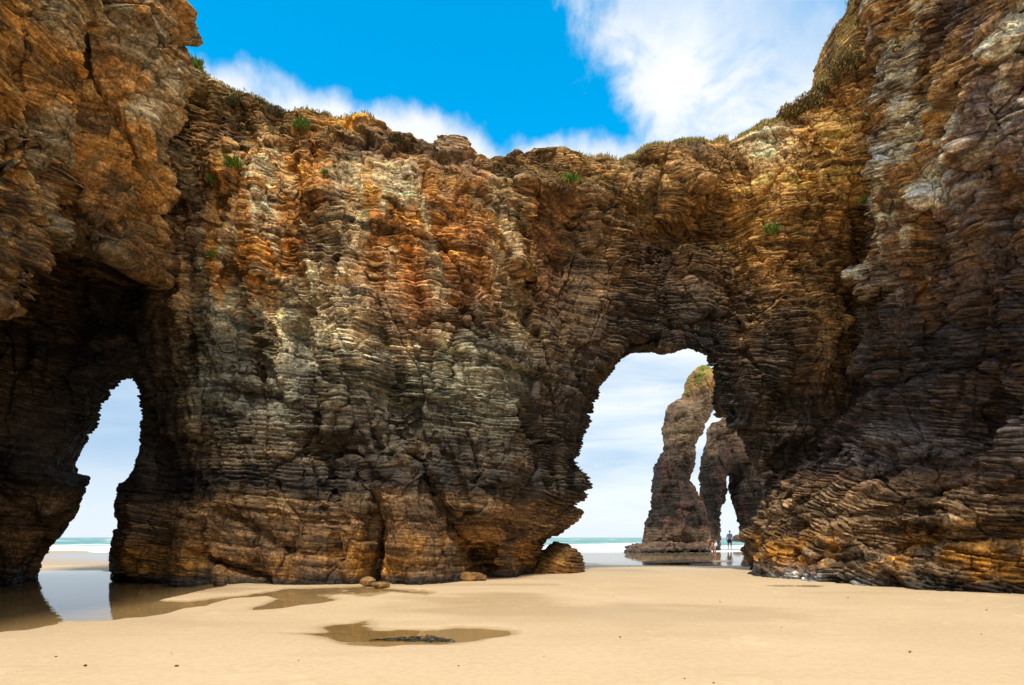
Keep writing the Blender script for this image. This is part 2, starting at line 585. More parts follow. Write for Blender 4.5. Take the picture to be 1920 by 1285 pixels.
WALL_PTS = [
    (230, 1083, 15.2), (345, 1090, 13.7), (360, 1090, 13.6), (450, 1095, 13.15), (640, 1095, 13.0), (800, 1095, 13.1), (860, 1080, 13.5), (900, 1070, 15.3), (940, 1080, 15.2), (450, 970, 13.0), (640, 970, 12.95), (780, 980, 13.1), (850, 1010, 13.7), (880, 1010, 14.6), (370, 940, 13.6), (850, 900, 13.4), (900, 960, 13.7), (600, 880, 13.3),
    (990, 1083, 15.5), (1050, 985, 16.4), (940, 950, 14.0), (1000, 930, 14.9),
    (0, 1105, 12.0), (40, 1100, 12.4), (0, 960, 12.1), (80, 960, 12.9), (180, 890, 14.8), (120, 1000, 14.4), (80, 1070, 14.0), (0, 880, 12.6), (60, 870, 13.3),
    (130, 700, 14.0), (60, 600, 14.8), (200, 620, 15.4), (260, 560, 15.2), (0, 560, 14.6), (-80, 800, 13.2),
    (230, 950, 15.9), (280, 800, 15.9), (300, 950, 15.0), (295, 650, 15.0), (335, 560, 14.0), (330, 800, 14.7),
    (390, 850, 13.5), (390, 650, 13.5), (400, 450, 14.0), (400, 300, 14.9), (400, 190, 16.3),
    (600, 850, 13.4), (600, 650, 13.3), (600, 450, 13.9), (600, 320, 14.5), (600, 235, 16.3),
    (800, 850, 13.5), (800, 650, 13.5), (800, 450, 14.1), (800, 330, 14.7), (800, 262, 16.3),
    (955, 850, 14.1), (960, 650, 14.0), (955, 450, 14.5), (940, 350, 15.2), (940, 295, 16.6),
    (1010, 800, 15.6), (1008, 600, 15.7), (1005, 450, 16.1), (1070, 800, 16.5), (1070, 600, 16.3), (1070, 430, 17.0), (1030, 350, 15.5), (1120, 360, 16.2),
    (1070, 290, 17.5), (1200, 640, 17.2), (1200, 500, 17.2), (1200, 415, 18.3), (1200, 350, 16.7), (1200, 290, 18.0),
    (1330, 640, 17.4), (1330, 500, 17.8), (1300, 425, 19.2), (1330, 345, 17.2), (1330, 265, 18.5),
    (1400, 800, 17.5), (1400, 600, 17.4), (1400, 450, 18.4), (1400, 300, 18.4), (1450, 700, 17.0), (1500, 600, 17.0), (1500, 400, 17.6),
    (1500, 260, 17.8), (1500, 195, 19.0), (1600, 500, 18.4), (1580, 250, 17.6), (1585, 120, 18.4), (1640, 100, 17.4), (1650, 260, 16.9), (1625, 0, 17.8), (1450, 900, 17.8), (1500, 830, 17.4),
    (1600, 800, 18.0), (1650, 560, 19.0), (1700, 900, 18.5)]
SKYLINE = [(-200, 40, 16.5), (300, 70, 16.5), (365, 120, 16.5), (400, 148, 16.5), (440, 168, 16.5), (500, 182, 16.5), (560, 200, 16.5), (610, 208, 16.5),
           (640, 216, 16.5), (690, 214, 16.5), (720, 230, 16.5), (745, 238, 16.5), (800, 256, 16.5), (870, 268, 16.7), (910, 282, 16.9), (950, 288, 17.0),
           (1000, 280, 17.2), (1070, 276, 17.5), (1130, 288, 17.8), (1200, 280, 18.1), (1260, 264, 18.3), (1330, 254, 18.5), (1385, 250, 18.6), (1440, 228, 18.8),
           (1470, 203, 18.9), (1510, 176, 18.6), (1550, 142, 18.0), (1580, 112, 17.4), (1594, 90, 17.2), (1602, 40, 17.2), (1612, -40, 17.2), (1660, -90, 17.2), (1800, -90, 17)]
HOLE_LEFT = [(240, 713), (247, 716), (256, 750), (259, 775), (252, 830), (246, 860), (234, 886), (212, 900), (209, 915), (201, 945), (207, 980),
             (200, 1010), (193, 1060), (192, 1180), (74, 1180), (82, 1070), (104, 1030), (128, 995), (160, 945), (186, 892), (182, 882), (150, 878),
             (165, 850), (183, 815), (190, 800), (200, 775), (189, 765), (196, 755), (207, 750), (210, 735), (224, 728), (228, 718)]
HOLE_RIGHT = [(1000, 1200), (1020, 1020), (1050, 1008), (1072, 990), (1090, 968), (1086, 958), (1066, 948), (1082, 935), (1090, 915), (1085, 890), (1076, 880),
              (1077, 865), (1084, 862), (1085, 830), (1098, 800), (1096, 780), (1110, 758), (1130, 722), (1160, 684), (1176, 670), (1212, 664), (1250, 668), (1278, 660),
              (1302, 656), (1320, 666), (1328, 690), (1334, 720), (1336, 762), (1350, 785), (1378, 805), (1398, 850), (1420, 885), (1442, 915),
              (1446, 960), (1440, 1000), (1440, 1200)]
FISSURES = [  # (pixel polyline, depth, half width m, how deep)
    ([(660, 840), (682, 890), (700, 930), (706, 975), (702, 1030)], 13.0, .085, 1.0), ([(704, 1000), (700, 1050), (696, 1110)], 13.0, .15, 1.2),
    ([(735, 800), (752, 860), (735, 905), (715, 960)], 13.2, .035, .35), ([(770, 850), (800, 920), (840, 990), (872, 1050)], 13.2, .085, .9),
    ([(545, 600), (600, 690), (602, 770), (598, 850)], 13.4, .075, .5), ([(440, 560), (480, 660), (520, 745), (560, 850)], 13.5, .075, .5),
    ([(850, 560), (900, 610), (960, 700), (1000, 800)], 14.0, .05, .4), ([(640, 480), (600, 560), (570, 600)], 13.7, .04, .3),
    ([(340, 1040), (420, 1062), (520, 1085)], 13.2, .05, .4), ([(390, 960), (470, 985), (540, 1030)], 13.2, .06, .25),
    ([(980, 440), (1000, 620), (1010, 760), (1030, 860)], 15.3, .10, .35), ([(560, 210), (575, 330), (580, 420)], 14.4, .05, .3),
    ([(380, 330), (405, 450), (430, 560), (470, 680), (520, 760)], 13.7, .06, .25), ([(600, 560), (640, 700), (600, 800)], 13.4, .06, .25),
    ([(900, 520), (930, 580), (960, 640), (985, 760)], 14.3, .06, .3), ([(1385, 380), (1395, 480), (1375, 600)], 17.9, .12, .4),
    ([(760, 870), (740, 800), (745, 700)], 13.5, .04, .2), ([(825, 600), (880, 615), (905, 630)], 13.8, .06, .3),
    ([(985, 1060), (1005, 1010), (1040, 965), (1062, 935)], 15.6, .10, .35)]
PITS = [((845, 668), 13.6, 24, 60, .5), ((628, 842), 13.4, 34, 22, .7), ((1290, 428), 18.0, 90, 26, .5), ((1040, 372), 15.6, 70, 18, .5),
        ((300, 870), 14.8, 40, 60, .3), ((1530, 860), 17.2, 60, 60, .5), ((560, 640), 13.4, 26, 60, .25), ((905, 1045), 14.6, 34, 34, .7), ((700, 640), 13.5, 30, 40, .25), ((475, 740), 13.5, 60, 18, .3)]


def wall_front(X, Z):
    p = [P(*c) for c in WALL_PTS]
    yf = RBF([(a, c) for a, b, c in p], [b for a, b, c in p])(X, Z)
    # buttresses, ribs and blocky relief
    yf = yf + 0.28 * fbm(X * .75, 3.3 + 0 * X, Z * .22, 3) + 0.22 * fbm(X * .5 + 9, 1.7 + 0 * X, Z * .6, 3)
    for fx, fz, st, tl, sd in ((.62, .15, .24, .20, 41), (1.5, .34, .12, .16, 43)):     # joint-bounded vertical columns
        wx = X + .22 * Z + .18 * vn(X * .9, 0 * X + sd, Z * .5)
        f1, f2, cid, ox, oy, oz = worley(wx * fx, 0 * X + .5, Z * fz, sd, True)
        yf = yf + st * (cid - .5) + tl * ox * np.sin(cid * 77.7) + .10 * (1 - ss(0, .07, f2 - f1))
    rib = 1 - np.abs(vn(X * 1.15 + .28 * Z + .35 * vn(X * .6, 0 * X, Z * .6), 8.0 + 0 * X, Z * .13))
    yf = yf + 0.20 * ss(.8, 1.0, rib)
    for line, y, w, dep in FISSURES:
        pl = [(P(a, b, y)[0], P(a, b, y)[2]) for a, b in line]
        dd = seg_dist(X + .05 * vn(X * 4, 0 * X, Z * 4), Z, pl)
        yf = yf + dep * np.exp(-(dd / (w * 1.7)) ** 2)
    for (u, w), y, ru, rv, dep in PITS:
        x0, _, z0 = P(u, w, y)
        q = ((X - x0) / (ru / F * y)) ** 2 + ((Z - z0) / (rv / F * y)) ** 2 + .5 * vn(X * 3, 0 * X + 2, Z * 3)
        yf = yf + dep * (1 - ss(.5, 1.2, q))
    return yf


def wall_bed(v):
    x, y, z = v.T
    near = blob(v, 160, 900, 15.2, 130, 260) + blob(v, 1290, 650, 17.6, 160, 60)
    smooth = blob(v, 860, 480, 14.3, 110, 120) + blob(v, 1000, 330, 15.6, 120, 50)
    return np.clip(1.1 - .55 * near - .5 * smooth, .3, 1.2)


def wall_colour(v, N, s, cid, cid2):
    x, y, z = v.T
    n1 = fbm(x * .8, y * .8, z * .8, 4); n2 = fbm(x * .8 + 30, y * .8, z * .5, 4); n3 = fbm(x * 1.5 + 60, y, z * 1.0, 4)
    n4 = fbm(x * 1.1 + 90, y, z * .35, 4)
    W = lambda a: np.clip(sum(blob(v, *b) for b in a), 0, 1)
    q1 = fbm(x * 2.0 + .5 * z, y * .5, z * .28, 4); q2 = fbm(x * 1.7 + .4 * z + 50, y * .5, z * .24, 4); q3 = fbm(x * 2.6 + .5 * z + 80, y * .5, z * .40, 4)
    bk = vn(x * 1.6 + 9, y * 1.6, LAYER[0]) + .6 * vn(x * .8 + 3, y * .8, LAYER[1]) + .5 * fbm(x * 6, y * 6, z * 6, 2)
    q1 = q1 + .16 * bk; q2 = q2 + .18 * bk[::1] * -1; q3 = q3 + .20 * bk
    col = np.tile(lin(112, 84, 50).astype(np.float32), (len(v), 1))
    col = mixc(col, C['tan'], ss(-.15, .4, n1) * .8)
    mid = W([(640, 690, 13.5, 270, 170), (420, 640, 13.5, 110, 150), (920, 720, 14, 120, 130)])
    col = mixc(col, lin(134, 134, 118), mid * ss(-.7, 0, q1))
    upper = W([(600, 380, 14.2, 280, 170), (820, 400, 14.3, 130, 130), (430, 430, 14, 110, 170)])
    col = mixc(col, C['rust'], upper * ss(.0, .3, q2) * .7)
    col = mixc(col, C['cream'] * 1.08, np.clip(upper + W([(640, 600, 13.5, 180, 100)]), 0, 1) * ss(-.02, .22, q1 - .25 * q3) * .95)
    col = mixc(col, C['cream'] * 1.1, W([(470, 340, 14.4, 30, 140), (620, 560, 13.6, 60, 70), (650, 390, 14.2, 30, 90), (760, 330, 14.8, 22, 40)]) * ss(-.4, .1, q3))
    col = mixc(col, C['orange'], upper * ss(.12, .34, q3 + .15 * n3) * .85)
    col = mixc(col, C['orange'] * 1.05, 1.2 * W([(535, 330, 14.6, 34, 100), (590, 290, 14.8, 30, 50), (700, 440, 14.2, 26, 110), (830, 350, 14.8, 46, 60), (780, 420, 14.4, 60, 40), (500, 480, 13.9, 60, 40)]) * ss(-.25, .2, n3 + .3 * q2))
    col = mixc(col, C['rust'], .8 * W([(880, 470, 14.4, 110, 130), (800, 570, 13.8, 110, 90), (1030, 520, 15.5, 40, 200), (1385, 470, 18, 26, 150), (1010, 830, 15.4, 22, 110)]) * ss(-.45, .25, n2))
    col = mixc(col, C['maroon'], W([(940, 320, 15.6, 150, 50), (1250, 470, 17.2, 160, 70), (700, 280, 15.6, 120, 30)]) * ss(-.5, .2, n1))
    col = mixc(col, C['tan'], W([(1200, 330, 17.2, 220, 50)]) * .9)
    col = mixc(col, C['gold'] * .95, W([(1500, 300, 18, 70, 90), (1420, 380, 18.2, 60, 120), (1560, 330, 18.2, 50, 130)]) * ss(-.6, .1, n1))
    col = mixc(col, C['cream'], W([(1440, 260, 18.2, 40, 50)]))
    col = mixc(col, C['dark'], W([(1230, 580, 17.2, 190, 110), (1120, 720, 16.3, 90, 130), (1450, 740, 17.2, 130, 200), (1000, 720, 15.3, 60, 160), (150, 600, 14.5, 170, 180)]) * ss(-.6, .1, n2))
    # tide-darkened belt and weed-stained foot
    zz = z + .35 * n1 + .12 * n3
    belt = ss(1.3, 2.3, zz) * (1 - ss(3.0, 6.6, zz + 1.6 * q1 + .5 * q3))
    col = mixc(col, lin(42, 42, 41), .9 * belt * (.6 + .4 * ss(-.3, .3, n2)))
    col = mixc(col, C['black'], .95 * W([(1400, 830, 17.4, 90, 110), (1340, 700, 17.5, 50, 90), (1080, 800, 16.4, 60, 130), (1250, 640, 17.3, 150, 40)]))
    col = mixc(col, C['black'], .9 * ss(1.8, 2.1, zz) * (1 - ss(2.4, 3.0, zz)))
    col = mixc(col, C['black'], .9 * np.clip(W([(280, 860, 15, 70, 200), (150, 760, 14.2, 120, 140), (220, 600, 15, 90, 90), (1480, 860, 17.3, 80, 90)]), 0, 1))  # left cave and arch shade put into the colour, plus a right-hand black patch
    foot = (1 - ss(1.2, 2.3, zz + .35 * q1)) * .95
    col = mixc(col, lin(94, 72, 50), foot)
    col = mixc(col, C['ochre'] * .62, .9 * foot * (1 - ss(.5, 1.3, zz)) * ss(-.4, .3, n3))
    col = mixc(col, C['black'], 1 - ss(.02, .30, z + .12 * n3))
    dk = ss(-.1, .4, n4) * .5
    col = mixc(col, C['dark'], dk)
    col = tint_layers(col, v, s, cid, cid2, 1.1)
    # soil, dry turf and lichen on the crest
    up = ss(.5, .85, N[:, 2])
    high = ss(8.0, 10.0, z)
    col = mixc(col, C['moss'] * .8, up * high * ss(-.3, .2, n3) * .8)
    col = mixc(col, C['lichen'], np.clip(W([(695, 226, 16.3, 50, 14)]) * 1.6, 0, 1) * ss(-.25, .1, n3))
    wet = np.clip(belt * .6 + (1 - ss(.1, .6, z)) * .8, 0, 1)
    return col, wet


SKY_W = []


def build_wall():
    h = .08
    gx, gy, gz = grid(-14.5, 12.5, 11.2, 21.0, -.55, 17.6, h)
    X2, Z2 = np.meshgrid(gx, gz, indexing='ij')
    yf = wall_front(X2, Z2)
    p_ = [P(*c) for c in WALL_PTS]
    front = RBF([(a, c) for a, b, c in p_], [b for a, b, c in p_])
    sk = []
    for u, w, y in SKYLINE:
        for _ in range(12):
            a, b, c = P(u, w, y)
            y = .5 * y + .5 * (float(front(np.array([a]), np.array([c]))[0]) + .35)
        sk.append(P(u, w, y))
    sk = np.array(sk)
    sk = sk[np.argsort(sk[:, 0])]
    SKY_W.append(sk)
    zt = np.interp(gx, sk[:, 0], sk[:, 2]) + .10 * vn(gx * 2.3, 0 * gx + 5, 0 * gx) + .06 * vn(gx * 6, 0 * gx + 5, 0 * gx)
    top = Z2 - zt[:, None]
    yf = yf + 1.0 * ss(-.7, .1, top) ** 2
    Y = gy[None, :, None]
    f = yf[:, None, :] - Y
    f = np.maximum(f, Y - (yf[:, None, :] + 4.2))
    f = np.maximum(f, top[:, None, :])
    for poly, y0, ax, az_, c in ((HOLE_LEFT, 15.6, -.68, .10, .30), (HOLE_RIGHT, 17.6, .24, .16, .22)):
        pl = [(P(a, b, y0)[0], P(a, b, y0)[2]) for a, b in poly]
        hx, hz = np.arange(-20, 20, .04, dtype=np.float32), np.arange(-4, 9, .04, dtype=np.float32)
        T = poly_sdf(*np.meshgrid(hx, hz, indexing='ij'), pl)
        for j, yy in enumerate(gy):
            d = table_sample(T, -20, -4, .04, X2 - ax * (yy - y0), Z2 - az_ * (yy - y0)) - c * max(0.0, abs(yy - y0) - .25) - (.17 if c > .25 else .10)
            f[:, j, :] = np.maximum(f[:, j, :], -d)
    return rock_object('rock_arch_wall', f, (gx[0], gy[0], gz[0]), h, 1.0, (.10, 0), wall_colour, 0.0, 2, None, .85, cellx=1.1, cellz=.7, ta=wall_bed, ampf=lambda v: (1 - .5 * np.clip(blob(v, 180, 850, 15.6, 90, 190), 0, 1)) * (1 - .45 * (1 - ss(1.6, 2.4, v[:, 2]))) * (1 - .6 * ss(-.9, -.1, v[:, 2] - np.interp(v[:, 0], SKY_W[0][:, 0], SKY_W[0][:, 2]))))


def slab_from_outline(name, outline, y, T, R, h, amp, colour, dip=(0, 0), seed=1.0, nsub=1, parent=None, block=1.0, lean=0.0, thin=.088, noise=.15, flat=.5, shrink=0.0):
    """solid with the traced outline at distance y: thickness T, rounded over R metres from its edge"""
    pl = [(P(a, b, y)[0], P(a, b, y)[2]) for a, b in outline]
    xs, zs = [p[0] for p in pl], [p[1] for p in pl]
    gx, gy, gz = grid(min(xs) - 4 * h, max(xs) + 5 * h, y - T - 5 * h - abs(lean) * 3, y + T + 5 * h + abs(lean) * 3, max(min(zs), -.6) - 4 * h, max(zs) + 5 * h, h)
    X2, Z2 = np.meshgrid(gx, gz, indexing='ij')
    d = poly_sdf(X2, Z2, pl)
    d = d + noise * .4 * fbm(X2 * 1.2, 0 * X2 + seed, Z2 * 1.2, 3)
    ht = T * np.clip(-d / R, 0, 1) ** flat
    ht = np.where(d < 0, ht, -np.minimum(d, 1) * 2)
    ht = ht + noise * fbm(X2 * .9 + seed, 0 * X2 + seed, Z2 * .6, 3) * (d < 0)
    yc = y + lean * (Z2 - 0.5 * (zs[0] + max(zs)))
    f = np.abs(gy[None, :, None] - yc[:, None, :]) - ht[:, None, :]
    return rock_object(name, f.astype(np.float32), (gx[0], gy[0], gz[0]), h, amp, dip, colour, seed, nsub, parent, block, thin, shrink)


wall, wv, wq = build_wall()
tag(wall, 'tall layered rock wall across the beach, orange and grey, pierced by two arches', 'rock arch')


# ------------------------------------------------------------------ 2. right-hand cliff
RIGHT_PTS = [(1425, 1080, 18.2), (1500, 1092, 14.6), (1560, 1098, 13.2), (1700, 1110, 11.6), (1920, 1120, 10.5),
             (1440, 960, 17.9), (1500, 960, 15.6), (1600, 960, 13.9), (1750, 960, 12.4), (1920, 960, 11.2),
             (1450, 900, 18.4), (1600, 850, 16.0), (1700, 800, 14.6), (1800, 860, 13.1), (1920, 850, 12.0),
             (1650, 700, 15.2), (1740, 690, 14.4), (1800, 650, 13.0), (1920, 650, 11.5),
             (1640, 550, 15.6), (1750, 450, 13.6), (1900, 450, 11.3), (1665, 350, 14.6), (1750, 250, 13.0), (1900, 250, 10.9),
             (1650, 150, 14.4), (1640, 20, 14.2), (1750, 60, 12.9), (1900, 60, 10.7)]


def right_colour(v, N, s, cid, cid2):
    x, y, z = v.T
    n1 = fbm(x * .8, y * .8, z * .8, 4); n2 = fbm(x + 30, y * .9, z * .6, 4); n3 = fbm(x * 1.5 + 60, y * 1.5, z * 1.3, 4)
    col = np.tile((C['brown'] * .30 + C['maroon'] * .20 + C['slate'] * .30).astype(np.float32), (len(v), 1))
    hi = ss(6.0, 9.0, z + .8 * n1)
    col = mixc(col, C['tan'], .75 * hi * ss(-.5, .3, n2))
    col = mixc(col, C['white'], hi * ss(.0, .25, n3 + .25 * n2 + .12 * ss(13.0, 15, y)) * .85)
    col = mixc(col, C['ochre'], ss(3.5, 5, z) * ss(.22, .5, n2) * .5)
    col = mixc(col, C['slate'], ss(5, 7, z) * ss(.0, .4, -n2) * .6)
    col = mixc(col, C['slate'], ss(3, 4, z) * (1 - ss(7, 8.5, z)) * ss(0, .35, n1) * .8)
    zz = z + .5 * n1 + .2 * n3 - .10 * (y - 13)
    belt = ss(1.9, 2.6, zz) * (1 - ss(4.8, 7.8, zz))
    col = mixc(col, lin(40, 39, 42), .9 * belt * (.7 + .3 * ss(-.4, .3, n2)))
    col = mixc(col, C['slate'], .8 * np.clip(blob(v, 1690, 830, 14.5, 70, 40), 0, 1))
    foot = 1 - ss(1.6, 2.4, zz)
    col = mixc(col, lin(108, 88, 66), foot)
    col = mixc(col, C['dark'], foot * ss(.1, .5, n2) * .6)
    col = mixc(col, C['ochre'] * .68, foot * (1 - ss(.6, 1.5, z)) * ss(-.1, .35, n3))
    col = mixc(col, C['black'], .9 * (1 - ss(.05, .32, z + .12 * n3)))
    col = mixc(col, lin(176, 180, 186), .8 * np.clip(blob(v, 1515, 1082, 14.3, 34, 13), 0, 1) * ss(-.2, .2, n3))
    col = tint_layers(col, v, s, cid, cid2)
    wet = np.clip(belt * .6 + (1 - ss(.1, .6, z)) * .9, 0, 1)
    return col, wet


def build_right():
    h = .08
    gx, gy, gz = grid(6.6, 14.5, 3.0, 19.2, -.55, 17.0, h)
    Y2, Z2 = np.meshgrid(gy, gz, indexing='ij')
    p = [P(*c) for c in RIGHT_PTS]
    pts = [(b, c) for a, b, c in p]; val = [a for a, b, c in p]
    for zz in (6.5, 9, 12, 15, 17):
        pts.append((16.6, zz)); val.append(10.3)
    for zz, xx in ((0, 9.4), (3, 9.9), (8, 9.6), (15, 9.8)):
        pts.append((5.0, zz)); val.append(xx)
    pts += [(14.2, 15.5), (12, 15.5), (9, 13)]; val += [8.6, 8.9, 9.2]
    xr = RBF(pts, val)(Y2, Z2)
    for u, w, y, ru, rz, dep in ((1650, 1010, 13, .5, .35, .7), (1760, 1000, 12, .35, .25, .5), (1880, 1000, 11.3, .4, .3, .6), (1560, 1040, 13.6, .35, .3, .5), (1700, 960, 13, .6, .15, .4),
                                 (1610, 560, 15.5, .35, 1.0, .8), (1900, 480, 11.3, .3, .4, .4), (1690, 400, 14, .3, .5, .4), (1640, 700, 15.2, .5, .5, .4)):
        hy, hz = hit(RBFR, u, w)
        q2 = ((Y2 - hy) / (ru * 2)) ** 2 + ((Z2 - hz) / rz) ** 2 + .5 * vn(Y2 * 2, 0 * Y2 + 2, Z2 * 3)
        xr = xr + dep * (1 - ss(.4, 1.2, q2))
    xr = xr + .30 * fbm(Y2 * .6, 0 * Y2 + 2, Z2 * .5, 4) + .18 * fbm(Y2 * 1.3 + 7, 0 * Y2 + 2, Z2 * .8, 3)
    f1, f2, cid = worley(Y2 * .55 + .2 * Z2 + 4, 0 * Y2 + .5, Z2 * .42, 21)
    xr = xr + .95 * (cid - .5) * ss(.0, .16, f2 - f1) + .22 * (1 - ss(0, .10, f2 - f1))
    for line, y, w, dep in ([([(1735, 230), (1760, 330), (1775, 410)], 13.2, .06, .35), ([(1600, 330), (1612, 450), (1600, 640)], 15.4, .12, .5),
                             ([(1640, 720), (1700, 700), (1760, 690)], 14.5, .06, .35), ([(1690, 1080), (1720, 1000), (1750, 930)], 12.3, .10, .4), ([(1830, 500), (1870, 560), (1900, 640)], 11.6, .08, .4)]):
        pl = [hit(RBFR, a, b) for a, b in line]
        dd = seg_dist(Y2, Z2 + .05 * vn(Y2 * 4, 0 * Y2, Z2 * 4), pl)
        xr = xr + dep * np.exp(-(dd / (w * 1.6)) ** 2)
    f = xr[None] - gx[:, None, None]
    f = np.maximum(f, (Z2 - 16.4 - .3 * fbm(Y2 * .5, 0 * Y2, 0 * Y2, 2))[None])
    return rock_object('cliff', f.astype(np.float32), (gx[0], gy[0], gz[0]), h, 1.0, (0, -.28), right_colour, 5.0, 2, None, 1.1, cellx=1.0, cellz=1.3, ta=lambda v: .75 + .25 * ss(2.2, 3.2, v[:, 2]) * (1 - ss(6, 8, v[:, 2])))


def hit(fn, u, w, y0=7.0, y1=19.0):
    ys = np.linspace(y0, y1, 300); k = (u - 960) / F
    zz = ZC + (HOR - w) / F * ys
    i = int(np.argmin(np.abs(fn(ys, zz) - k * ys)))
    return ys[i], zz[i]


_p = [P(*c) for c in RIGHT_PTS]
RBFR = RBF([(b, c) for a, b, c in _p], [a for a, b, c in _p])
rcl, rv, rq = build_right()
tag(rcl, 'dark brown and black cliff closing the right side of the beach, ochre at its foot', 'cliff')

# ------------------------------------------------------------------ 3. left-hand overhanging cliff
LEFT_PTS = [(0, 0, 8.5), (0, 200, 8.5), (0, 400, 8.3), (0, 590, 8.0), (100, 100, 9.3), (100, 400, 9.6), (100, 520, 9.5), (160, 460, 10.5), (200, 120, 10.6),
            (207, 250, 11.4), (190, 380, 11.2), (270, 100, 10.9), (300, 230, 11.2), (290, 300, 11.5), (340, 20, 11.7), (360, 120, 12.2), (340, 300, 12.6), (330, 430, 13.0),
            (290, 520, 13.2), (240, 450, 12.2), (250, 370, 12.0)]


def left_colour(v, N, s, cid, cid2):
    x, y, z = v.T
    n1 = fbm(x * .8, y * .8, z * .8, 4); n2 = fbm(x + 30, y * .9, z * .6, 4); n3 = fbm(x * 1.5 + 60, y * 1.5, z * 1.3, 4)
    col = np.tile(C['brown'].astype(np.float32) * 1.3, (len(v), 1))
    col = mixc(col, C['tan'] * 1.15, ss(-.15, .35, n1) * .9)
    col = mixc(col, C['ochre'], ss(.0, .45, n2) * .5)
    col = mixc(col, C['grey'], ss(-.05, .3, n3) * .75)
    col = mixc(col, C['rust'], ss(.3, .6, -n2) * .3)
    col = mixc(col, C['dark'], ss(.1, .45, -n3) * .7)
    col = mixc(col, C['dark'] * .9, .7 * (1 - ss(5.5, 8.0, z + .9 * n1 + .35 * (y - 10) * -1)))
    col = tint_layers(col, v, s, cid, cid2, .8)
    return col, np.zeros(len(v))


def build_left():
    h = .08
    gx, gy, gz = grid(-14.0, -5.4, 3.5, 14.6, -.5, 14.2, h)
    Y2, Z2 = np.meshgrid(gy, gz, indexing='ij')
    p = [P(*c) for c in LEFT_PTS]
    pts = [(b, c) for a, b, c in p]; val = [a for a, b, c in p]
    for zz in (9, 11, 13.5):
        pts.append((13.6, zz)); val.append(-8.3)
    for zz, xx in ((3, -7.0), (7, -7.0), (12, -7.4)):
        pts.append((5.0, zz)); val.append(xx)
    pts += [(11.5, 13.5), (9, 12)]; val += [-6.6, -7.2]
    xl = RBF(pts, val)(Y2, Z2)
    xl = xl + .22 * fbm(Y2 * .7, 0 * Y2 + 12, Z2 * .5, 4) + .15 * fbm(Y2 * 1.4 + 7, 0 * Y2 + 2, Z2 * .8, 3)
    f1, f2, cid = worley(Y2 * .7 - .35 * Z2 + 4, 0 * Y2 + .5, Z2 * .45, 31)
    xl = xl + .55 * (cid - .5) * ss(.0, .25, f2 - f1) - .15 * (1 - ss(0, .10, f2 - f1))
    for line, w, dep in (([(214, 60), (216, 150), (204, 240), (196, 330), (160, 420)], .22, .75), ([(60, 60), (110, 180), (150, 330)], .10, .35), ([(330, 200), (325, 320), (310, 440)], .10, .35),
                         ([(0, 170), (60, 220), (130, 230)], .07, .25), ([(215, 300), (250, 330), (300, 300)], .10, .3)):
        dd = seg_dist(Y2, Z2 + .10 * vn(Y2 * 3, 0 * Y2, Z2 * 3), [hit(RBFL, a, b) for a, b in line])
        xl = xl - dep * np.exp(-(dd / (w * 1.5)) ** 2)
    by, bz = hit(RBFL, 280, 200)
    xl = xl + .38 * np.exp(-((Y2 - by) / .55) ** 2 - ((Z2 - bz) / 1.3) ** 2)
    zb = np.interp(gy, [4, 8, 9.5, 10.6, 12, 13.2, 15], [2.6, 3.9, 4.9, 5.85, 6.3, 6.5, 6.6])
    zb = zb[:, None] + .28 * fbm(Y2 * 1.2, 0 * Y2 + 8, 0 * Y2, 3)
    X = gx[:, None, None]
    f = X - xl[None]
    und = zb[None] + .06 - Z2[None] - .30 * (X + 7)
    und = und + .25 * vn(X * .9, Y2[None] * .9, 0 * Z2[None])
    f = np.maximum(f, und)
    low = X + (.835 * Y2 + 1.0)[None]                     # unseen body down to the sand, added to stop light leaking into the cave
    f = np.minimum(f, np.maximum(low, X - xl[None] + .6))
    f = np.maximum(f, (Z2 - 13.6)[None] + 0 * X)
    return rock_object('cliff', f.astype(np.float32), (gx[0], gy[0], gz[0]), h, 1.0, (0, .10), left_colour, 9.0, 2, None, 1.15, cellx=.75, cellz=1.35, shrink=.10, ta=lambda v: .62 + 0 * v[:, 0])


_p = [P(*c) for c in LEFT_PTS]
RBFL = RBF([(b, c) for a, b, c in _p], [a for a, b, c in _p])
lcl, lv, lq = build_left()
tag(lcl, 'brown overhanging cliff leaning in from the left above the small dark arch', 'cliff')

# ------------------------------------------------------------------ 4. sea stacks, boulder and low reefs beyond the arch
STACK_A = [(1198, 1050), (1202, 1000), (1213, 960), (1220, 910), (1228, 880), (1236, 845), (1238, 810), (1245, 770), (1250, 756), (1266, 749), (1277, 748), (1279, 725), (1290, 701),
           (1306, 687), (1316, 684), (1330, 690), (1348, 700), (1350, 748), (1338, 763), (1326, 794), (1310, 830), (1303, 873), (1294, 896), (1305, 923), (1326, 962), (1327, 1016), (1324, 1050)]
STACK_B = [(1326, 1050), (1328, 1012), (1312, 930), (1309, 898), (1316, 855), (1325, 826), (1328, 792), (1342, 789), (1356, 782), (1384, 795), (1400, 826), (1440, 900), (1452, 1050), (1402, 1050),
           (1398, 1027), (1387, 991), (1376, 948), (1369, 919), (1366, 891), (1357, 944), (1348, 984), (1349, 1020), (1352, 1050)]
BOULDER = [(982, 1100), (988, 1060), (1008, 1036), (1040, 1016), (1064, 1019), (1086, 1036), (1098, 1062), (1099, 1100)]


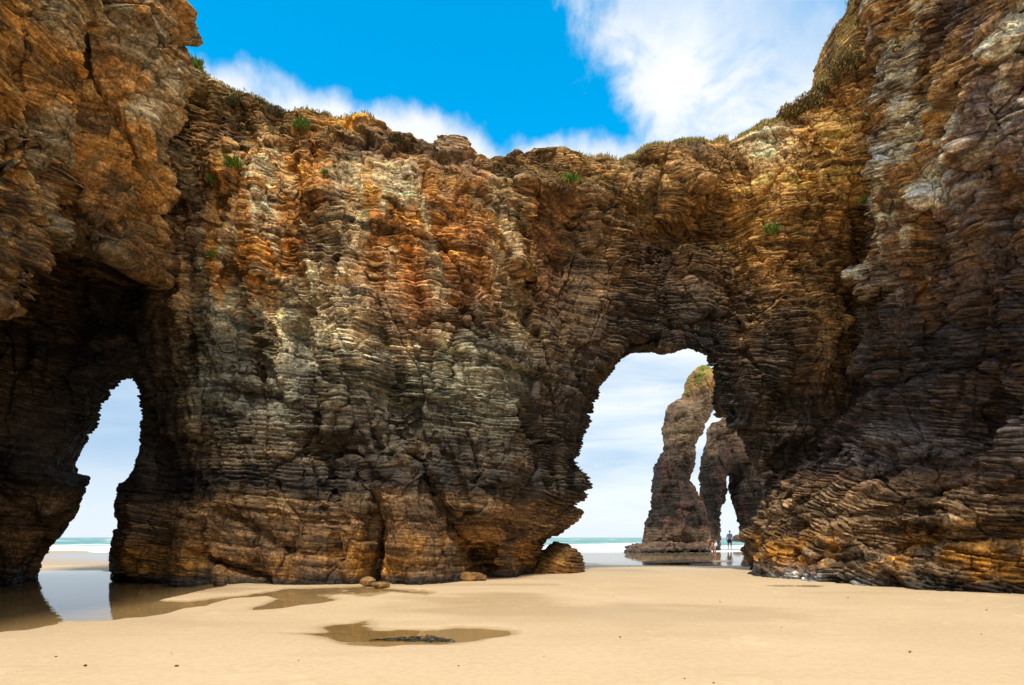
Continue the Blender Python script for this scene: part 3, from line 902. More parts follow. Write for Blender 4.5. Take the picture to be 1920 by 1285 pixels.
def stack_colour(v, N, s, cid, cid2):
    x, y, z = v.T
    n1 = fbm(x * .5, y * .5, z * .5, 4); n2 = fbm(x * .9 + 30, y * .9, z * .6, 4)
    col = np.tile(C['brown'].astype(np.float32), (len(v), 1))
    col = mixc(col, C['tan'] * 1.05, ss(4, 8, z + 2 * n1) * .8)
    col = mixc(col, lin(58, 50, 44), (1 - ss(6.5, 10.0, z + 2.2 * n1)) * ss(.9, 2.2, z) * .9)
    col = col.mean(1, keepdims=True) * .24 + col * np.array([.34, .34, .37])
    col = mixc(col, C['maroon'], ss(0, .4, n2) * .5)
    col = mixc(col, C['gold'], ss(11.6, 13.4, z + n1) * .45)
    col = mixc(col, lin(96, 112, 40), ss(12.6, 13.8, z + 1.6 * n2) * ss(.0, .5, N[:, 2] - N[:, 0] * .4) * ss(-.3, .15, fbm(x * 2.2, y * 2.2, z * 2.2, 3)))
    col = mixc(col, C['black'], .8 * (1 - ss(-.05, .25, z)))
    col = tint_layers(col, v, s, cid, cid2, .8)
    return col * .75, 1 - ss(.2, 1.2, z)


def boulder_colour(v, N, s, cid, cid2):
    x, y, z = v.T
    n1 = fbm(x * 1.5, y * 1.5, z * 1.5, 4)
    col = np.tile((C['brown'] * .48).astype(np.float32), (len(v), 1))
    col = mixc(col, C['ochre'] * .45, ss(-.2, .4, n1) * (1 - ss(.3, .9, z)))
    col = mixc(col, C['dark'], ss(0, .5, n1) * .6)
    col = tint_layers(col, v, s, cid, cid2, .6)
    return col, 1 - ss(.1, .5, z)


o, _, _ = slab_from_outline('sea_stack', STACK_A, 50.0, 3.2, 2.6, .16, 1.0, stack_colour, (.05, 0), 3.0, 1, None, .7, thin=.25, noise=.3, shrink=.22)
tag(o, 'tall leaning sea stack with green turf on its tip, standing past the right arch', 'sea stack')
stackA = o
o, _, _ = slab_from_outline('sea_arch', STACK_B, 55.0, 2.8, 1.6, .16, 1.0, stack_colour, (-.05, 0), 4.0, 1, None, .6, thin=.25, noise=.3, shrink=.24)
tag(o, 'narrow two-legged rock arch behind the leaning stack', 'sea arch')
o, bv, bq = slab_from_outline('boulder', BOULDER, 17.6, .95, .7, .06, .5, boulder_colour, (.2, 0), 6.0, 1, None, .5, noise=.1)
tag(o, 'rounded brown boulder on the sand at the left foot of the big arch', 'boulder')
reef, _, _ = slab_from_outline('reef', [(1172, 1040), (1180, 1029), (1215, 1022), (1260, 1017), (1300, 1018), (1330, 1016), (1332, 1040)], 47.0, 2.0, .7, .08, 1.0, stack_colour, (.02, 0), 7.0, 1, None, 1.3, thin=.15, noise=.8)
tag(reef, 'low brown rock ledge around the foot of the leaning sea stack', 'rock ledge')
o, _, _ = slab_from_outline('skerry', [(1372, 1016), (1376, 1005), (1384, 1002), (1392, 1004), (1399, 1016)], 90.0, 1.0, .6, .12, .4, stack_colour, (.02, 0), 8.0, 1, None, .8, thin=.2, noise=.1)
tag(o, 'small low rock in the surf behind the standing person', 'rock')
for nm, outl, yy, lab in (
        ('flat_rock', [(1202, 1060), (1208, 1053), (1250, 1050), (1300, 1049), (1334, 1051), (1336, 1060)], 26.5, 'flat dark wet rock lying in the shallow water below the leaning stack'),
        ('flat_rock', [(1290, 1066), (1296, 1058), (1330, 1056), (1354, 1060), (1356, 1066)], 23.0, 'small thin dark rock at the sand edge inside the right arch'),
        ('flat_rock', [(1392, 1070), (1394, 1058), (1412, 1056), (1430, 1060), (1432, 1072)], 21.0, 'squarish brown rock at the right foot of the big arch')):
    o, _, _ = slab_from_outline(nm, outl, yy, .45, .16, .03, .22, boulder_colour, (0, 0), 3.5, 1, None, .4, noise=.03)
    tag(o, lab, 'rock')


def stone(name, u, v, y, rx, ry, rz, label, seed, mat=None, colr=None):
    h = min(rx, ry, rz) / 7
    gx, gy, gz = grid(-rx * 1.5, rx * 1.5, -ry * 1.5, ry * 1.5, -rz * 1.5, rz * 1.5, h)
    X, Y, Z = np.meshgrid(gx, gy, gz, indexing='ij')
    f = np.sqrt((X / rx) ** 2 + (Y / ry) ** 2 + (Z / rz) ** 2) - 1 + .22 * fbm(X / rx * 1.3 + seed, Y / ry * 1.3, Z / rz * 1.3, 3)
    vv, q = surface_nets(f.astype(np.float32), (gx[0], gy[0], gz[0]), h)
    vv = relax(vv, q, 1)
    x, _, z = P(u, v, y)
    c = np.tile(np.asarray(colr, np.float32), (len(vv), 1)) * (1 + .25 * fbm(vv[:, 0] / rx * 3 + seed, vv[:, 1] / rx * 3, vv[:, 2] / rx * 3, 3))[:, None]
    o = make_mesh(name, vv, q, M_ROCK, c, {'strata': vv[:, 2], 'wet': np.zeros(len(vv))})
    o.location = (x, y, z)
    tag(o, label, 'stone')
    return o


stone('stone', 690, 1090, 12.75, .17, .14, .10, 'pale sandy stone in the mouth of the black fissure, the higher of two', 1.0, colr=C['tan'] * .9)
stone('stone', 714, 1097, 12.4, .20, .16, .07, 'flat pale stone in the mouth of the black fissure, the lower of two', 4.0, colr=C['tan'] * .8)
stone('stone', 880, 1084, 14.2, .42, .3, .14, 'low brown stone half buried in sand right of the wedge block', 7.0, colr=C['brown'] * .9)

# ------------------------------------------------------------------ 5. ground: sand with pools, sea
POOL_LEFT = [(-300, 1230), (0, 1183), (110, 1165), (200, 1162), (300, 1155), (380, 1150), (470, 1142), (560, 1134), (620, 1126), (580, 1112), (540, 1104),
             (420, 1100), (340, 1085), (200, 1072), (190, 1068), (-300, 1066)]
TONGUES = [[(300, 1127), (360, 1110), (430, 1101), (500, 1097), (560, 1099), (520, 1107), (440, 1117), (360, 1127)],
           [(290, 1162), (350, 1143), (430, 1125), (500, 1119), (524, 1123), (500, 1134), (440, 1148), (360, 1162)]]
POOL_MID = [(545, 1186), (600, 1180), (620, 1170), (670, 1165), (720, 1175), (800, 1180), (860, 1173), (930, 1176), (975, 1188), (950, 1200), (900, 1208), (830, 1214), (740, 1216), (660, 1214), (600, 1200)]
POOL_CLIFF = [(1420, 1099), (1470, 1096), (1540, 1098), (1560, 1101), (1530, 1103), (1470, 1102)]
POOL_FOOT = [(520, 1106), (600, 1103), (700, 1098), (780, 1106), (820, 1112), (800, 1117), (720, 1112), (700, 1122), (640, 1116), (600, 1118), (560, 1113)]
POOL_STREAM = [(330, 1150), (360, 1140), (470, 1126), (560, 1122), (600, 1130), (520, 1140), (420, 1148), (350, 1156)]


def gp(u, v, z=-.02):
    y = F * (ZC - z) / (v - HOR)
    return ((u - 960) / F * y, y)


def sand_height(X, Y):
    wob = .10 * fbm(X * .8, Y * .8, 0 * X, 3)
    z = .012 * fbm(X * .25 + 4, Y * .25, 0 * X, 3) + .004 * fbm(X * 1.6, Y * 1.6, 0 * X + 3, 3)
    z = z + .03 * np.exp(-(((X - 3.2) / 4.5) ** 2 + ((Y - 19.5) / 3.0) ** 2))
    # drainage ripples by the wall foot and old foot dents
    rp = ss(-9, -2, X) * ss(3.5, 0, X) * np.exp(-((Y - 10.2) / 1.0) ** 2)
    z = z + .012 * rp * (1 - np.abs(vn(X * 1.6, Y * 5.5, 0 * X + 21))) * (fbm(X * .9, Y * .9, 0 * X + 2, 2) > -.15)
    rr_ = np.random.default_rng(12)
    px_, py_ = SXY
    for k in range(230):
        dx_, dy_ = rr_.uniform(-5.5, 9.0), rr_.uniform(3.8, 17.5)
        rad_ = rr_.uniform(.05, .11)
        if -3.2 < dx_ < 1.2 and 4.6 < dy_ < 8.2:
            continue
        i0, i1 = np.searchsorted(px_, [dx_ - .4, dx_ + .4]); j0, j1 = np.searchsorted(py_, [dy_ - .4, dy_ + .4])
        q_ = ((X[i0:i1, j0:j1] - dx_) / rad_) ** 2 + ((Y[i0:i1, j0:j1] - dy_) / (rad_ * 1.5)) ** 2
        z[i0:i1, j0:j1] += rr_.uniform(.006, .016) * (-np.exp(-q_) + .6 * np.exp(-(np.sqrt(q_) - 1.7) ** 2 * 3))
    depth = np.zeros_like(z)
    for poly, dep, soft in ((POOL_LEFT, .10, .55), (POOL_MID, .035, .35), (POOL_FOOT, .035, .25), (POOL_CLIFF, .03, .2)):
        pl = [gp(*p) for p in poly]
        d = poly_sdf(X + .12 * vn(X * 2, Y * 2, 0 * X) + .05 * vn(X * 7, Y * 7, 0 * X), Y + .25 * vn(X * 1.2, Y * 1.8, 0 * X + 7) + .07 * vn(X * 5, Y * 9, 0 * X), pl)
        depth = np.maximum(depth, dep * ss(soft * .6, -soft * .6, d))
    for tg in TONGUES:                       # raised tongues of sand between the pool arms
        d = poly_sdf(X + .10 * vn(X * 2, Y * 2, 0 * X), Y + .16 * vn(X * 1.2, Y * 1.8, 0 * X + 7), [gp(*p) for p in tg])
        depth = depth * ss(-.12, .22, d)
    z = z - depth
    far = ss(20.5, 26, Y) * (X > -9.5) + (X <= -9.5) * ss(25, 31, Y)
    z = z - far * (.150 + .045 * fbm(X * .12, Y * .16, 0 * X + 9, 3)) - .6 * ss(48, 130, Y) - 3 * ss(130, 400, Y)
    # beach climbs slowly behind the camera and away to the sides
    z = z + .02 * np.maximum(0, 2 - Y)
    return z, depth


def axis(parts):
    out = []
    for a, b, n in parts:
        out.append(np.linspace(a, b, n, endpoint=False))
    return np.concatenate(out + [np.array([parts[-1][1]])]).astype(np.float32)


def sand_material():
    m, t, b = new_mat('beach sand')
    g = t.new('ShaderNodeNewGeometry')
    w = t.new('ShaderNodeAttribute', attribute_name='wet')
    n1 = t.noise(g.outputs['Position'], .55, 5.0, .55)
    n2 = t.noise(g.outputs['Position'], 14.0, 5.0, .6)
    n3 = t.noise(g.outputs['Position'], 160.0, 2.0, .6)
    dry = t.ramp(n1, [(.3, (.63, .45, .25, 1)), (.7, (.72, .535, .32, 1))])
    pat = t.noise(t.vmul(g.outputs['Position'], (.35, 1.3, 1.0)), 1.0, 6.0, .6, .6)
    dry = t.mix(t.math('MULTIPLY', t.smooth(pat, .5, .72), .35), dry, (.47, .33, .185, 1))
    dry = t.mix(.22, dry, t.ramp(n2, [(.35, (.45, .30, .16, 1)), (.65, (.78, .60, .38, 1))]))
    dry = t.mix(.15, dry, t.ramp(n3, [(.3, (.35, .24, .13, 1)), (.7, (.85, .68, .45, 1))]))
    wetc = t.mix(1.0, dry, (.74, .69, .60, 1), 'MULTIPLY')
    t.l.new(t.mix(w.outputs['Fac'], dry, wetc), b.inputs['Base Color'])
    t.l.new(t.math('SUBTRACT', .9, t.math('MULTIPLY', w.outputs['Fac'], .62)), b.inputs['Roughness'])
    b.inputs['Specular IOR Level'].default_value = .35
    bp = t.new('ShaderNodeBump')
    bp.inputs['Strength'].default_value = .5
    bp.inputs['Distance'].default_value = .012
    t.l.new(t.math('ADD', n2, t.math('MULTIPLY', n3, .4)), bp.inputs['Height'])
    t.l.new(bp.outputs[0], b.inputs['Normal'])
    return m


ax_x = axis([(-3000, -120, 12), (-120, -16, 60), (-16, 10, 620), (10, 120, 60), (120, 3000, 12)])
ax_y = axis([(-60, 0, 40), (0, 3.5, 40), (3.5, 22, 620), (22, 60, 240), (60, 400, 60), (400, 4000, 12)])
SXY = (ax_x, ax_y)
SX, SY = np.meshgrid(ax_x, ax_y, indexing='ij')
SZ, SDEP = sand_height(SX, SY)
wetm = np.clip(ss(.0, .034, SDEP) * .9 + ss(20, 24, SY) * .9, 0, 1)
wetm = np.maximum(wetm, .6 * ss(.0, .45, fbm(SX * .35, SY * .6, 0 * SX + 14, 4)) * ss(5, 9, SY) + .5 * ss(.003, -.004, SZ) * ss(4, 6, SY) * 0)
wetm = np.maximum(wetm, .5 * ss(.6, .0, np.abs(SY - 12.9)) * (SX < 1))
nx_, ny_ = SX.shape
ii = np.arange(nx_ * ny_).reshape(nx_, ny_)
sq = np.stack([ii[:-1, :-1], ii[1:, :-1], ii[1:, 1:], ii[:-1, 1:]], -1).reshape(-1, 4)
sand = make_mesh('sand', np.stack([SX, SY, SZ], -1).reshape(-1, 3), sq, sand_material(), None, {'wet': wetm.ravel()})
tag(sand, kind='structure')


def water_material(name, tint, rough, bump, scale, body=None):
    m, t, b = new_mat(name)
    t.n.remove(b)
    out = t.n['Material Output']
    g = t.new('ShaderNodeNewGeometry')
    bp = t.new('ShaderNodeBump')
    bp.inputs['Strength'].default_value = 1.0
    bp.inputs['Distance'].default_value = bump
    t.l.new(t.noise(t.vmul(g.outputs['Position'], (1.0, 1.6, 1.0)), scale, 3.0, .5), bp.inputs['Height'])
    fr = t.new('ShaderNodeFresnel')
    fr.inputs[0].default_value = 1.33
    t.l.new(bp.outputs[0], fr.inputs['Normal'])
    gl = t.new('ShaderNodeBsdfGlossy')
    gl.inputs['Roughness'].default_value = rough
    t.l.new(bp.outputs[0], gl.inputs['Normal'])
    tr = t.new('ShaderNodeBsdfTransparent')
    tr.inputs[0].default_value = tint
    mx = t.new('ShaderNodeMixShader')
    t.l.new(fr.outputs[0], mx.inputs[0])
    t.l.new(tr.outputs[0], mx.inputs[1])
    t.l.new(gl.outputs[0], mx.inputs[2])
    t.l.new(mx.outputs[0], out.inputs[0])
    return m


M_POOL = water_material('still pool water', (.95, .93, .84, 1), .015, .0025, 2.2)
M_FLAT = water_material('thin water film', (.9, .9, .88, 1), .03, .0015, 1.6)


def sheet(name, x0, x1, y0, y1, z, mat, n=2):
    xs = np.linspace(x0, x1, n); ys = np.linspace(y0, y1, n)
    A, B = np.meshgrid(xs, ys, indexing='ij')
    i = np.arange(n * n).reshape(n, n)
    q = np.stack([i[:-1, :-1], i[1:, :-1], i[1:, 1:], i[:-1, 1:]], -1).reshape(-1, 4)
    o = make_mesh(name, np.stack([A, B, 0 * A + z], -1).reshape(-1, 3), q, mat)
    tag(o, kind='structure')
    return o


sheet('pool_water', -16, -1.0, 6.0, 19.0, -.024, M_POOL)
sheet('puddle_water', -2.6, .8, 4.8, 8.0, -.027, M_POOL)
sheet('shore_water', -30, 30, 21.5, 47.0, -.125, M_FLAT)


def sea_material():
    m, t, b = new_mat('surf and sea')
    g = t.new('ShaderNodeNewGeometry')
    sp = t.new('ShaderNodeSeparateXYZ')
    t.l.new(g.outputs['Position'], sp.inputs[0])
    wv_ = t.comb(t.math('MULTIPLY', sp.outputs[0], .05), t.math('MULTIPLY', sp.outputs[1], .16), 0.0)
    n = t.noise(wv_, 1.0, 6.0, .6, .5)
    near = t.smooth(sp.outputs[1], 120.0, 50.0)
    foam = t.math('ADD', n, t.math('MULTIPLY', near, .26))
    foam = t.smooth(foam, .56, .66)
    c = t.ramp(t.noise(wv_, .5, 4.0, .5), [(.35, lin4(70, 132, 128)), (.65, lin4(112, 164, 156))])
    c = t.mix(foam, c, (.86, .88, .88, 1))
    t.l.new(c, b.inputs['Base Color'])
    t.l.new(t.math('MULTIPLY_ADD', foam, .4, .35), b.inputs['Roughness'])
    b.inputs['Specular IOR Level'].default_value = .25
    bp = t.new('ShaderNodeBump')
    bp.inputs['Distance'].default_value = .5
    t.l.new(n, bp.inputs['Height'])
    t.l.new(bp.outputs[0], b.inputs['Normal'])
    return m


M_SEA = sea_material()
sy = axis([(44, 160, 420), (160, 600, 120), (600, 6500, 30)])
sx = axis([(-6000, -150, 20), (-150, 60, 160), (60, 6000, 20)])
A, B = np.meshgrid(sx, sy, indexing='ij')
hgt = .32 * np.maximum(0, vn(A * .035, B * .11, 0 * A)) ** 1.5 + .10 * fbm(A * .2, B * .5, 0 * A, 3)
hgt = -.14 + hgt * ss(60, 95, B) * 1.3
i = np.arange(A.size).reshape(A.shape)
q = np.stack([i[:-1, :-1], i[1:, :-1], i[1:, 1:], i[:-1, 1:]], -1).reshape(-1, 4)
sea = make_mesh('sea', np.stack([A, B, hgt], -1).reshape(-1, 3), q, M_SEA)
tag(sea, kind='structure')
sheet('puddle_water', 5.2, 8.2, 11.5, 16.5, -.018, M_POOL)

# ------------------------------------------------------------------ 6. plants, turf, seaweed, pebbles
def on_surface(vs, u, w, r=5.0):
    """point of a rock that shows at photo pixel (u, w)"""
    m = vs[:, 1] > 1
    uu = np.where(m, vs[:, 0] / np.maximum(vs[:, 1], .1) * F + 960, -9e3)
    ww = HOR - (vs[:, 2] - ZC) / np.maximum(vs[:, 1], .1) * F
    k = np.nonzero((np.abs(uu - u) < r) & (np.abs(ww - w) < r))[0]
    if not len(k):
        return on_surface(vs, u, w, r * 2)
    return vs[k[np.argmin(vs[k, 1])]]


def leaf_material(name, cols):
    m, t, b = new_mat(name)
    ca = t.new('ShaderNodeAttribute', attribute_name='Col')
    g = t.new('ShaderNodeNewGeometry')
    n = t.noise(g.outputs['Position'], 30.0, 3.0, .6)
    t.l.new(t.mix(1.0, ca.outputs['Color'], t.ramp(n, [(.3, (.6, .6, .6, 1)), (.7, (1.4, 1.4, 1.4, 1))]), 'MULTIPLY'), b.inputs['Base Color'])
    b.inputs['Roughness'].default_value = .7
    return m


M_LEAF = leaf_material('leaves', None)


def blades(base, nrm, length, width, lean, cols, r):
    """curved blades, four-sided strips of two quads each; arrays in, mesh arrays out"""
    n = len(base)
    up = nrm + lean * r.normal(size=(n, 3))
    up /= np.linalg.norm(up, axis=1, keepdims=True)
    side = np.cross(up, r.normal(size=(n, 3)))
    side /= np.linalg.norm(side, axis=1, keepdims=True) + 1e-9
    L = length[:, None]; Wd = width[:, None]
    bend = r.normal(size=(n, 3)) * .35 + np.array([0, 0, -.15])
    p0 = base; p1 = base + up * L * .55; p2 = p1 + (up + bend) * L * .5
    V = np.stack([p0 - side * Wd * .6, p0 + side * Wd * .6, p1 + side * Wd, p1 - side * Wd, p2 + side * Wd * .2, p2 - side * Wd * .2], 1)
    i = np.arange(n)[:, None] * 6
    Q = np.concatenate([i + np.array([[0, 1, 2, 3]]), i + np.array([[3, 2, 4, 5]])])
    return V.reshape(-1, 3), Q, np.repeat(cols, 6, 0)


GREEN = [lin(92, 128, 34), lin(120, 146, 46), lin(70, 100, 34), lin(140, 150, 60)]
DRY = [lin(190, 160, 74), lin(168, 132, 60), lin(140, 122, 56), lin(120, 118, 48), lin(206, 178, 96)]
HEATH = [lin(88, 72, 48), lin(104, 92, 46), lin(74, 62, 50), lin(120, 104, 52)]


def pick(pal, n, r):
    a = np.array(pal)
    return a[r.integers(0, len(a), n)] * r.uniform(.7, 1.25, (n, 1))


def tuft(name, vs, u, w, rad, hgt, pal, label, cat, n=150, group=None, seed=0, out=(0, -.6, .75)):
    n = int(n * 1.5)
    r = np.random.default_rng(100 + seed)
    c = on_surface(vs, u, w)
    d = r.normal(size=(n, 3)); d /= np.linalg.norm(d, axis=1, keepdims=True)
    b = d * rad * r.uniform(.1, 1, (n, 1)) ** .6
    b[:, 2] *= .55; b[:, 1] *= .7
    out = np.array(out) / np.linalg.norm(out)
    b = b + out * rad * .12
    nr = out + b / rad * .8
    V, Q, Cc = blades(b, nr, r.uniform(.5, 1.1, n) * hgt, r.uniform(.5, 1.1, n) * .013 + .004, .35, pick(pal, n, r), r)
    o = make_mesh(name, V, Q, M_LEAF, Cc.astype(np.float32), None, False)
    o.location = c
    tag(o, label, cat, group)
    return o


G1 = 'green plants rooted in the cliffs'
for k, (vs, u, w, rad, hgt, pal, lab) in enumerate((
        (wv, 440, 312, .20, .16, GREEN, 'bright green plant high on the left half of the arch wall, on the pale ribs'),
        (wv, 398, 346, .12, .12, GREEN, 'small green plant just below and left of the brightest wall plant'),
        (wv, 400, 481, .08, .09, GREEN, 'tiny green sprig beside the thin crack on the left of the wall'),
        (wv, 605, 322, .08, .08, GREEN, 'tiny dark green sprig under the orange streak of the wall'),
        (wv, 374, 122, .20, .18, GREEN, 'green plant on the skyline where the left cliff meets the arch wall'),
        (wv, 1074, 345, .20, .14, GREEN, 'green plant on the dark shelf above the big arch'),
        (wv, 1442, 440, .26, .16, GREEN, 'wide bright green plant right of the big arch on brown rock'),
        (rv, 1590, 425, .20, .16, GREEN, 'green plant hanging under the white streaked stone of the right cliff'),
        (rv, 1612, 168, .20, .22, GREEN, 'tall thin green plant near the top corner of the right cliff'),
        (rv, 1614, 385, .13, .15, GREEN, 'small dark green plant above the hanging one on the right cliff'))):
    tuft('plant', vs, u, w, rad, hgt, pal, lab, 'plant', 130 if rad > .15 else 60, G1, k)
G2 = 'heather bushes along the right skyline'
for k, (u, w, rad, lab) in enumerate((
        (1488, 205, .42, 'lowest dark heather bush on the right skyline, beside pale rock'), (1515, 188, .50, 'big rounded heather bush on the right skyline, the golden topped one'),
        (1545, 165, .45, 'brown heather bush halfway up the right skyline'), (1572, 132, .45, 'heather bush on the right skyline just below the cliff corner'),
        (1592, 108, .38, 'topmost heather bush tucked against the right cliff'))):
    tuft('heather_bush', wv, u, w + 8, rad, .095, HEATH + DRY[:2], lab, 'bush', 900, G2, 20 + k, (0, -.3, .95))
G3 = 'low shrubs on the left crest'
for k, (u, w, rad, pal, lab) in enumerate((
        (520, 196, .34, HEATH, 'dark low shrub on the sloping left crest of the wall'), (566, 214, .30, GREEN, 'green low shrub on the left crest, right of the dark one'),
        (745, 240, .26, HEATH, 'brown shrub on the crest right of the orange lichen'), (440, 172, .28, HEATH + GREEN[:1], 'olive low shrub nearest the left cliff on the crest'))):
    tuft('shrub', wv, u, w + 18, rad * .8, .05, pal, lab, 'shrub', 700, G3, 40 + k, (0, -.3, .95))


def turf(name, sel, n, lo, hi, pal, seed, wid=.011):
    r = np.random.default_rng(seed)
    idx = np.nonzero(sel)[0]
    k = idx[r.integers(0, len(idx), n)]
    b = wv[k] + r.normal(size=(n, 3)) * np.array([.03, .03, .01])
    pc = fbm(b[:, 0] * .7, b[:, 1], b[:, 2] * .7, 3)
    keep = pc > -.25
    b = b[keep]; n = len(b)
    nr = np.tile([0, -.25, 1.0], (n, 1))
    V, Q, Cc = blades(b, nr, r.uniform(lo, hi, n), r.uniform(.5, 1.2, n) * wid, .3, pick(pal, n, r), r)
    o = make_mesh(name, V, Q, M_LEAF, Cc.astype(np.float32), None, False)
    tag(o, kind='stuff')
    return o


wN = normals(wv, wq)
wu = wv[:, 0] / wv[:, 1] * F + 960
wz_top = np.interp(wv[:, 0], SKY_W[0][:, 0], SKY_W[0][:, 2])
crest = (wv[:, 2] > wz_top - .55) & (wN[:, 2] > .25) & (wv[:, 1] < 20.5)
o = turf('dry_grass', crest & (wu > 1090) & (wu < 1640), 36000, .03, .11, DRY + GREEN[1:2], 5)
tag(o, 'golden dry grass along the crest above the big arch', 'grass')
o = turf('crest_grass', crest & (wu > 355) & (wu < 700), 14000, .03, .09, DRY[1:] + GREEN + HEATH, 6)
tag(o, 'patchy green and brown grass on the left crest of the wall', 'grass')

# seaweed heap in the round puddle
r = np.random.default_rng(3)
n = 700
t_ = r.beta(1.5, 1.1, n)
cx = -.46 + .88 * t_
wid_ = .115 * np.sin(np.pi * np.clip(t_, .03, .97)) ** .8 * (.12 + .88 * t_ ** 1.3)
b = np.c_[cx + r.normal(size=n) * .012, .05 * np.sin(t_ * 5) + r.normal(size=n) * wid_ * 1.3, np.abs(r.normal(size=n)) * wid_ * .28]
nr = np.c_[np.sign(r.normal(size=n)) * (1 + .5 * np.abs(r.normal(size=n))), r.normal(size=n) * .6, np.abs(r.normal(size=n)) * .05]
nr /= np.linalg.norm(nr, axis=1, keepdims=True)
V, Q, Cc = blades(b, nr, r.uniform(.02, .07, n), r.uniform(.004, .010, n), .12, pick([lin(46, 44, 34), lin(60, 54, 36), lin(36, 38, 34), lin(90, 84, 66)], n, r), r)
sw = make_mesh('seaweed', V, Q, M_LEAF, Cc.astype(np.float32), None, False)
sx_, _, _ = P(775, 1196, 6.15)
sw.location = (sx_, 6.15, -.030)
sw.scale = (.92, .72, .75)
tag(sw, 'dark strand of seaweed lying in the shallow puddle', 'seaweed')

G4 = 'pebbles scattered on the sand'
proto = None
for k, (u, w, sz) in enumerate(((105, 1233, .022), (160, 1250, .030), (331, 1251, .034), (322, 1226, .014), (420, 1214, .012), (1163, 1196, .026), (1338, 1282, .018), (1284, 1274, .015),
                               (1706, 1224, .03), (1465, 1178, .018), (1150, 1120, .03), (1350, 1130, .03), (1850, 1145, .03), (1590, 1122, .03), (560, 1240, .014), (860, 1250, .016), (1020, 1232, .014), (1840, 1190, .02))):
    x, y = gp(u, w, 0)
    if proto is None:
        proto = stone('pebble', u, w, y, .03, .025, .013, 'small dark pebble lying alone on the open sand', 2.0, colr=lin(96, 72, 48))
        proto['group'] = G4; proto['category'] = 'pebble'
        o = proto
    else:
        o = proto.copy(); COL.objects.link(o)
    o.location = (x, y, .004 + sz * .2)
    o.scale = (sz / .065,) * 3
    o.rotation_euler = (0, 0, k * 1.7)

# ------------------------------------------------------------------ 7. people wading past the arch
def plain(name, rgb, rough=.8):
    m, t, b = new_mat(name)
    g = t.new('ShaderNodeNewGeometry')
    n = t.noise(g.outputs['Position'], 18.0, 3.0, .5)
    t.l.new(t.mix(1.0, lin4(*rgb), t.ramp(n, [(.3, (.8, .8, .8, 1)), (.7, (1.15, 1.15, 1.15, 1))]), 'MULTIPLY'), b.inputs['Base Color'])
    b.inputs['Roughness'].default_value = rough
    return m


def skin_mesh(name, joints, bones, mat, parent, sub=2, root=0):
    """one continuous surface grown over a posed skeleton"""
    me = bpy.data.meshes.new(name)
    names = list(joints)
    me.from_pydata([joints[k][0] for k in names], [(names.index(a), names.index(b)) for a, b in bones], [])
    o = bpy.data.objects.new(name, me)
    COL.objects.link(o)
    o.modifiers.new('skin', 'SKIN').use_smooth_shade = True
    ss_ = o.modifiers.new('sub', 'SUBSURF'); ss_.levels = sub; ss_.render_levels = sub
    if not me.skin_vertices:
        bpy.context.view_layer.objects.active = o
    for i, k in enumerate(names):
        rr = joints[k][1]
        me.skin_vertices[0].data[i].radius = rr if isinstance(rr, tuple) else (rr, rr)
        me.skin_vertices[0].data[i].use_root = i == root
    dg = bpy.context.evaluated_depsgraph_get(); dg.update()
    nm = bpy.data.meshes.new_from_object(o.evaluated_get(dg))
    o.modifiers.clear()
    o.data = nm
    nm.materials.clear(); nm.materials.append(mat)
    o.parent = parent
    return o


def hand(J, B, wrist, tip_dir, side, sc_=1.0):
    w = Vector(J[wrist][0]); d = Vector(tip_dir).normalized(); s_ = Vector(side).normalized()
    nme = wrist + '_palm'
    J[nme] = (tuple(w + d * .07), (.036, .02)); B.append((wrist, nme))
    for i, (off, ln) in enumerate(((-.030, .065), (-.010, .078), (.010, .074), (.030, .058))):
        a = w + d * .10 + s_ * off; e = a + d * ln + d.cross(s_) * .015
        J[nme + str(i)] = (tuple(a), .009); J[nme + str(i) + 't'] = (tuple(e), .007)
        B += [(nme, nme + str(i)), (nme + str(i), nme + str(i) + 't')]
    a = w + d * .05 - s_ * .05
    J[nme + 'th'] = (tuple(a), .010); J[nme + 'tht'] = (tuple(a + d * .045), .008)
    B += [(nme, nme + 'th'), (nme + 'th', nme + 'tht')]


SKIN_M = plain('skin', (176, 120, 92), .6)


def head(parent, c, fwd, hair_rgb, skin):
    """head with brow, nose, chin and ears, and its hair"""
    f = Vector(fwd).normalized()
    upv = Vector((0, 0, 1)) if abs(f.z) < .8 else Vector((1, 0, 0))
    sd = f.cross(upv).normalized(); up = sd.cross(f)
    R = np.array([sd, f, up])
    nu, nv = 24, 18
    V = []
    for j in range(nv + 1):
        th = math.pi * j / nv
        for i in range(nu):
            ph = 2 * math.pi * i / nu
            x = math.sin(th) * math.cos(ph); y = math.sin(th) * math.sin(ph); z = math.cos(th)
            p = np.array([x * .076, y * .095, z * .118])
            if z < 0:
                p[0] *= 1 + .28 * z
                p[1] *= 1 + .10 * z
            if y > .8 and abs(x) < .25 and -.25 < z < .1:
                p[1] += .020 * (1 - abs(x) / .25)          # nose
            if y > .6 and .12 < abs(x) < .5 and .02 < z < .2:
                p[1] -= .008                                # eye sockets
            if abs(x) > .93 and abs(z) < .22:
                p[0] *= 1.13                                # ears
            V.append(p @ R)
    V = np.array(V)
    Q = np.array([[j * nu + i, j * nu + (i + 1) % nu, (j + 1) * nu + (i + 1) % nu, (j + 1) * nu + i] for j in range(nv) for i in range(nu)])
    hd = make_mesh('head', V + np.array(c), Q, skin, None, None, True, parent)
    loc = np.array([p for p in V]) @ R.T
    keep = (loc[:, 2] > .045) | ((loc[:, 1] < -.005) & (loc[:, 2] > -.07))
    Qh = Q[keep[Q].all(1)]
    hm = plain('hair', hair_rgb, .7)
    hr = make_mesh('hair', V * 1.10 + np.array(c), Qh, hm, None, None, True, hd)
    return hd


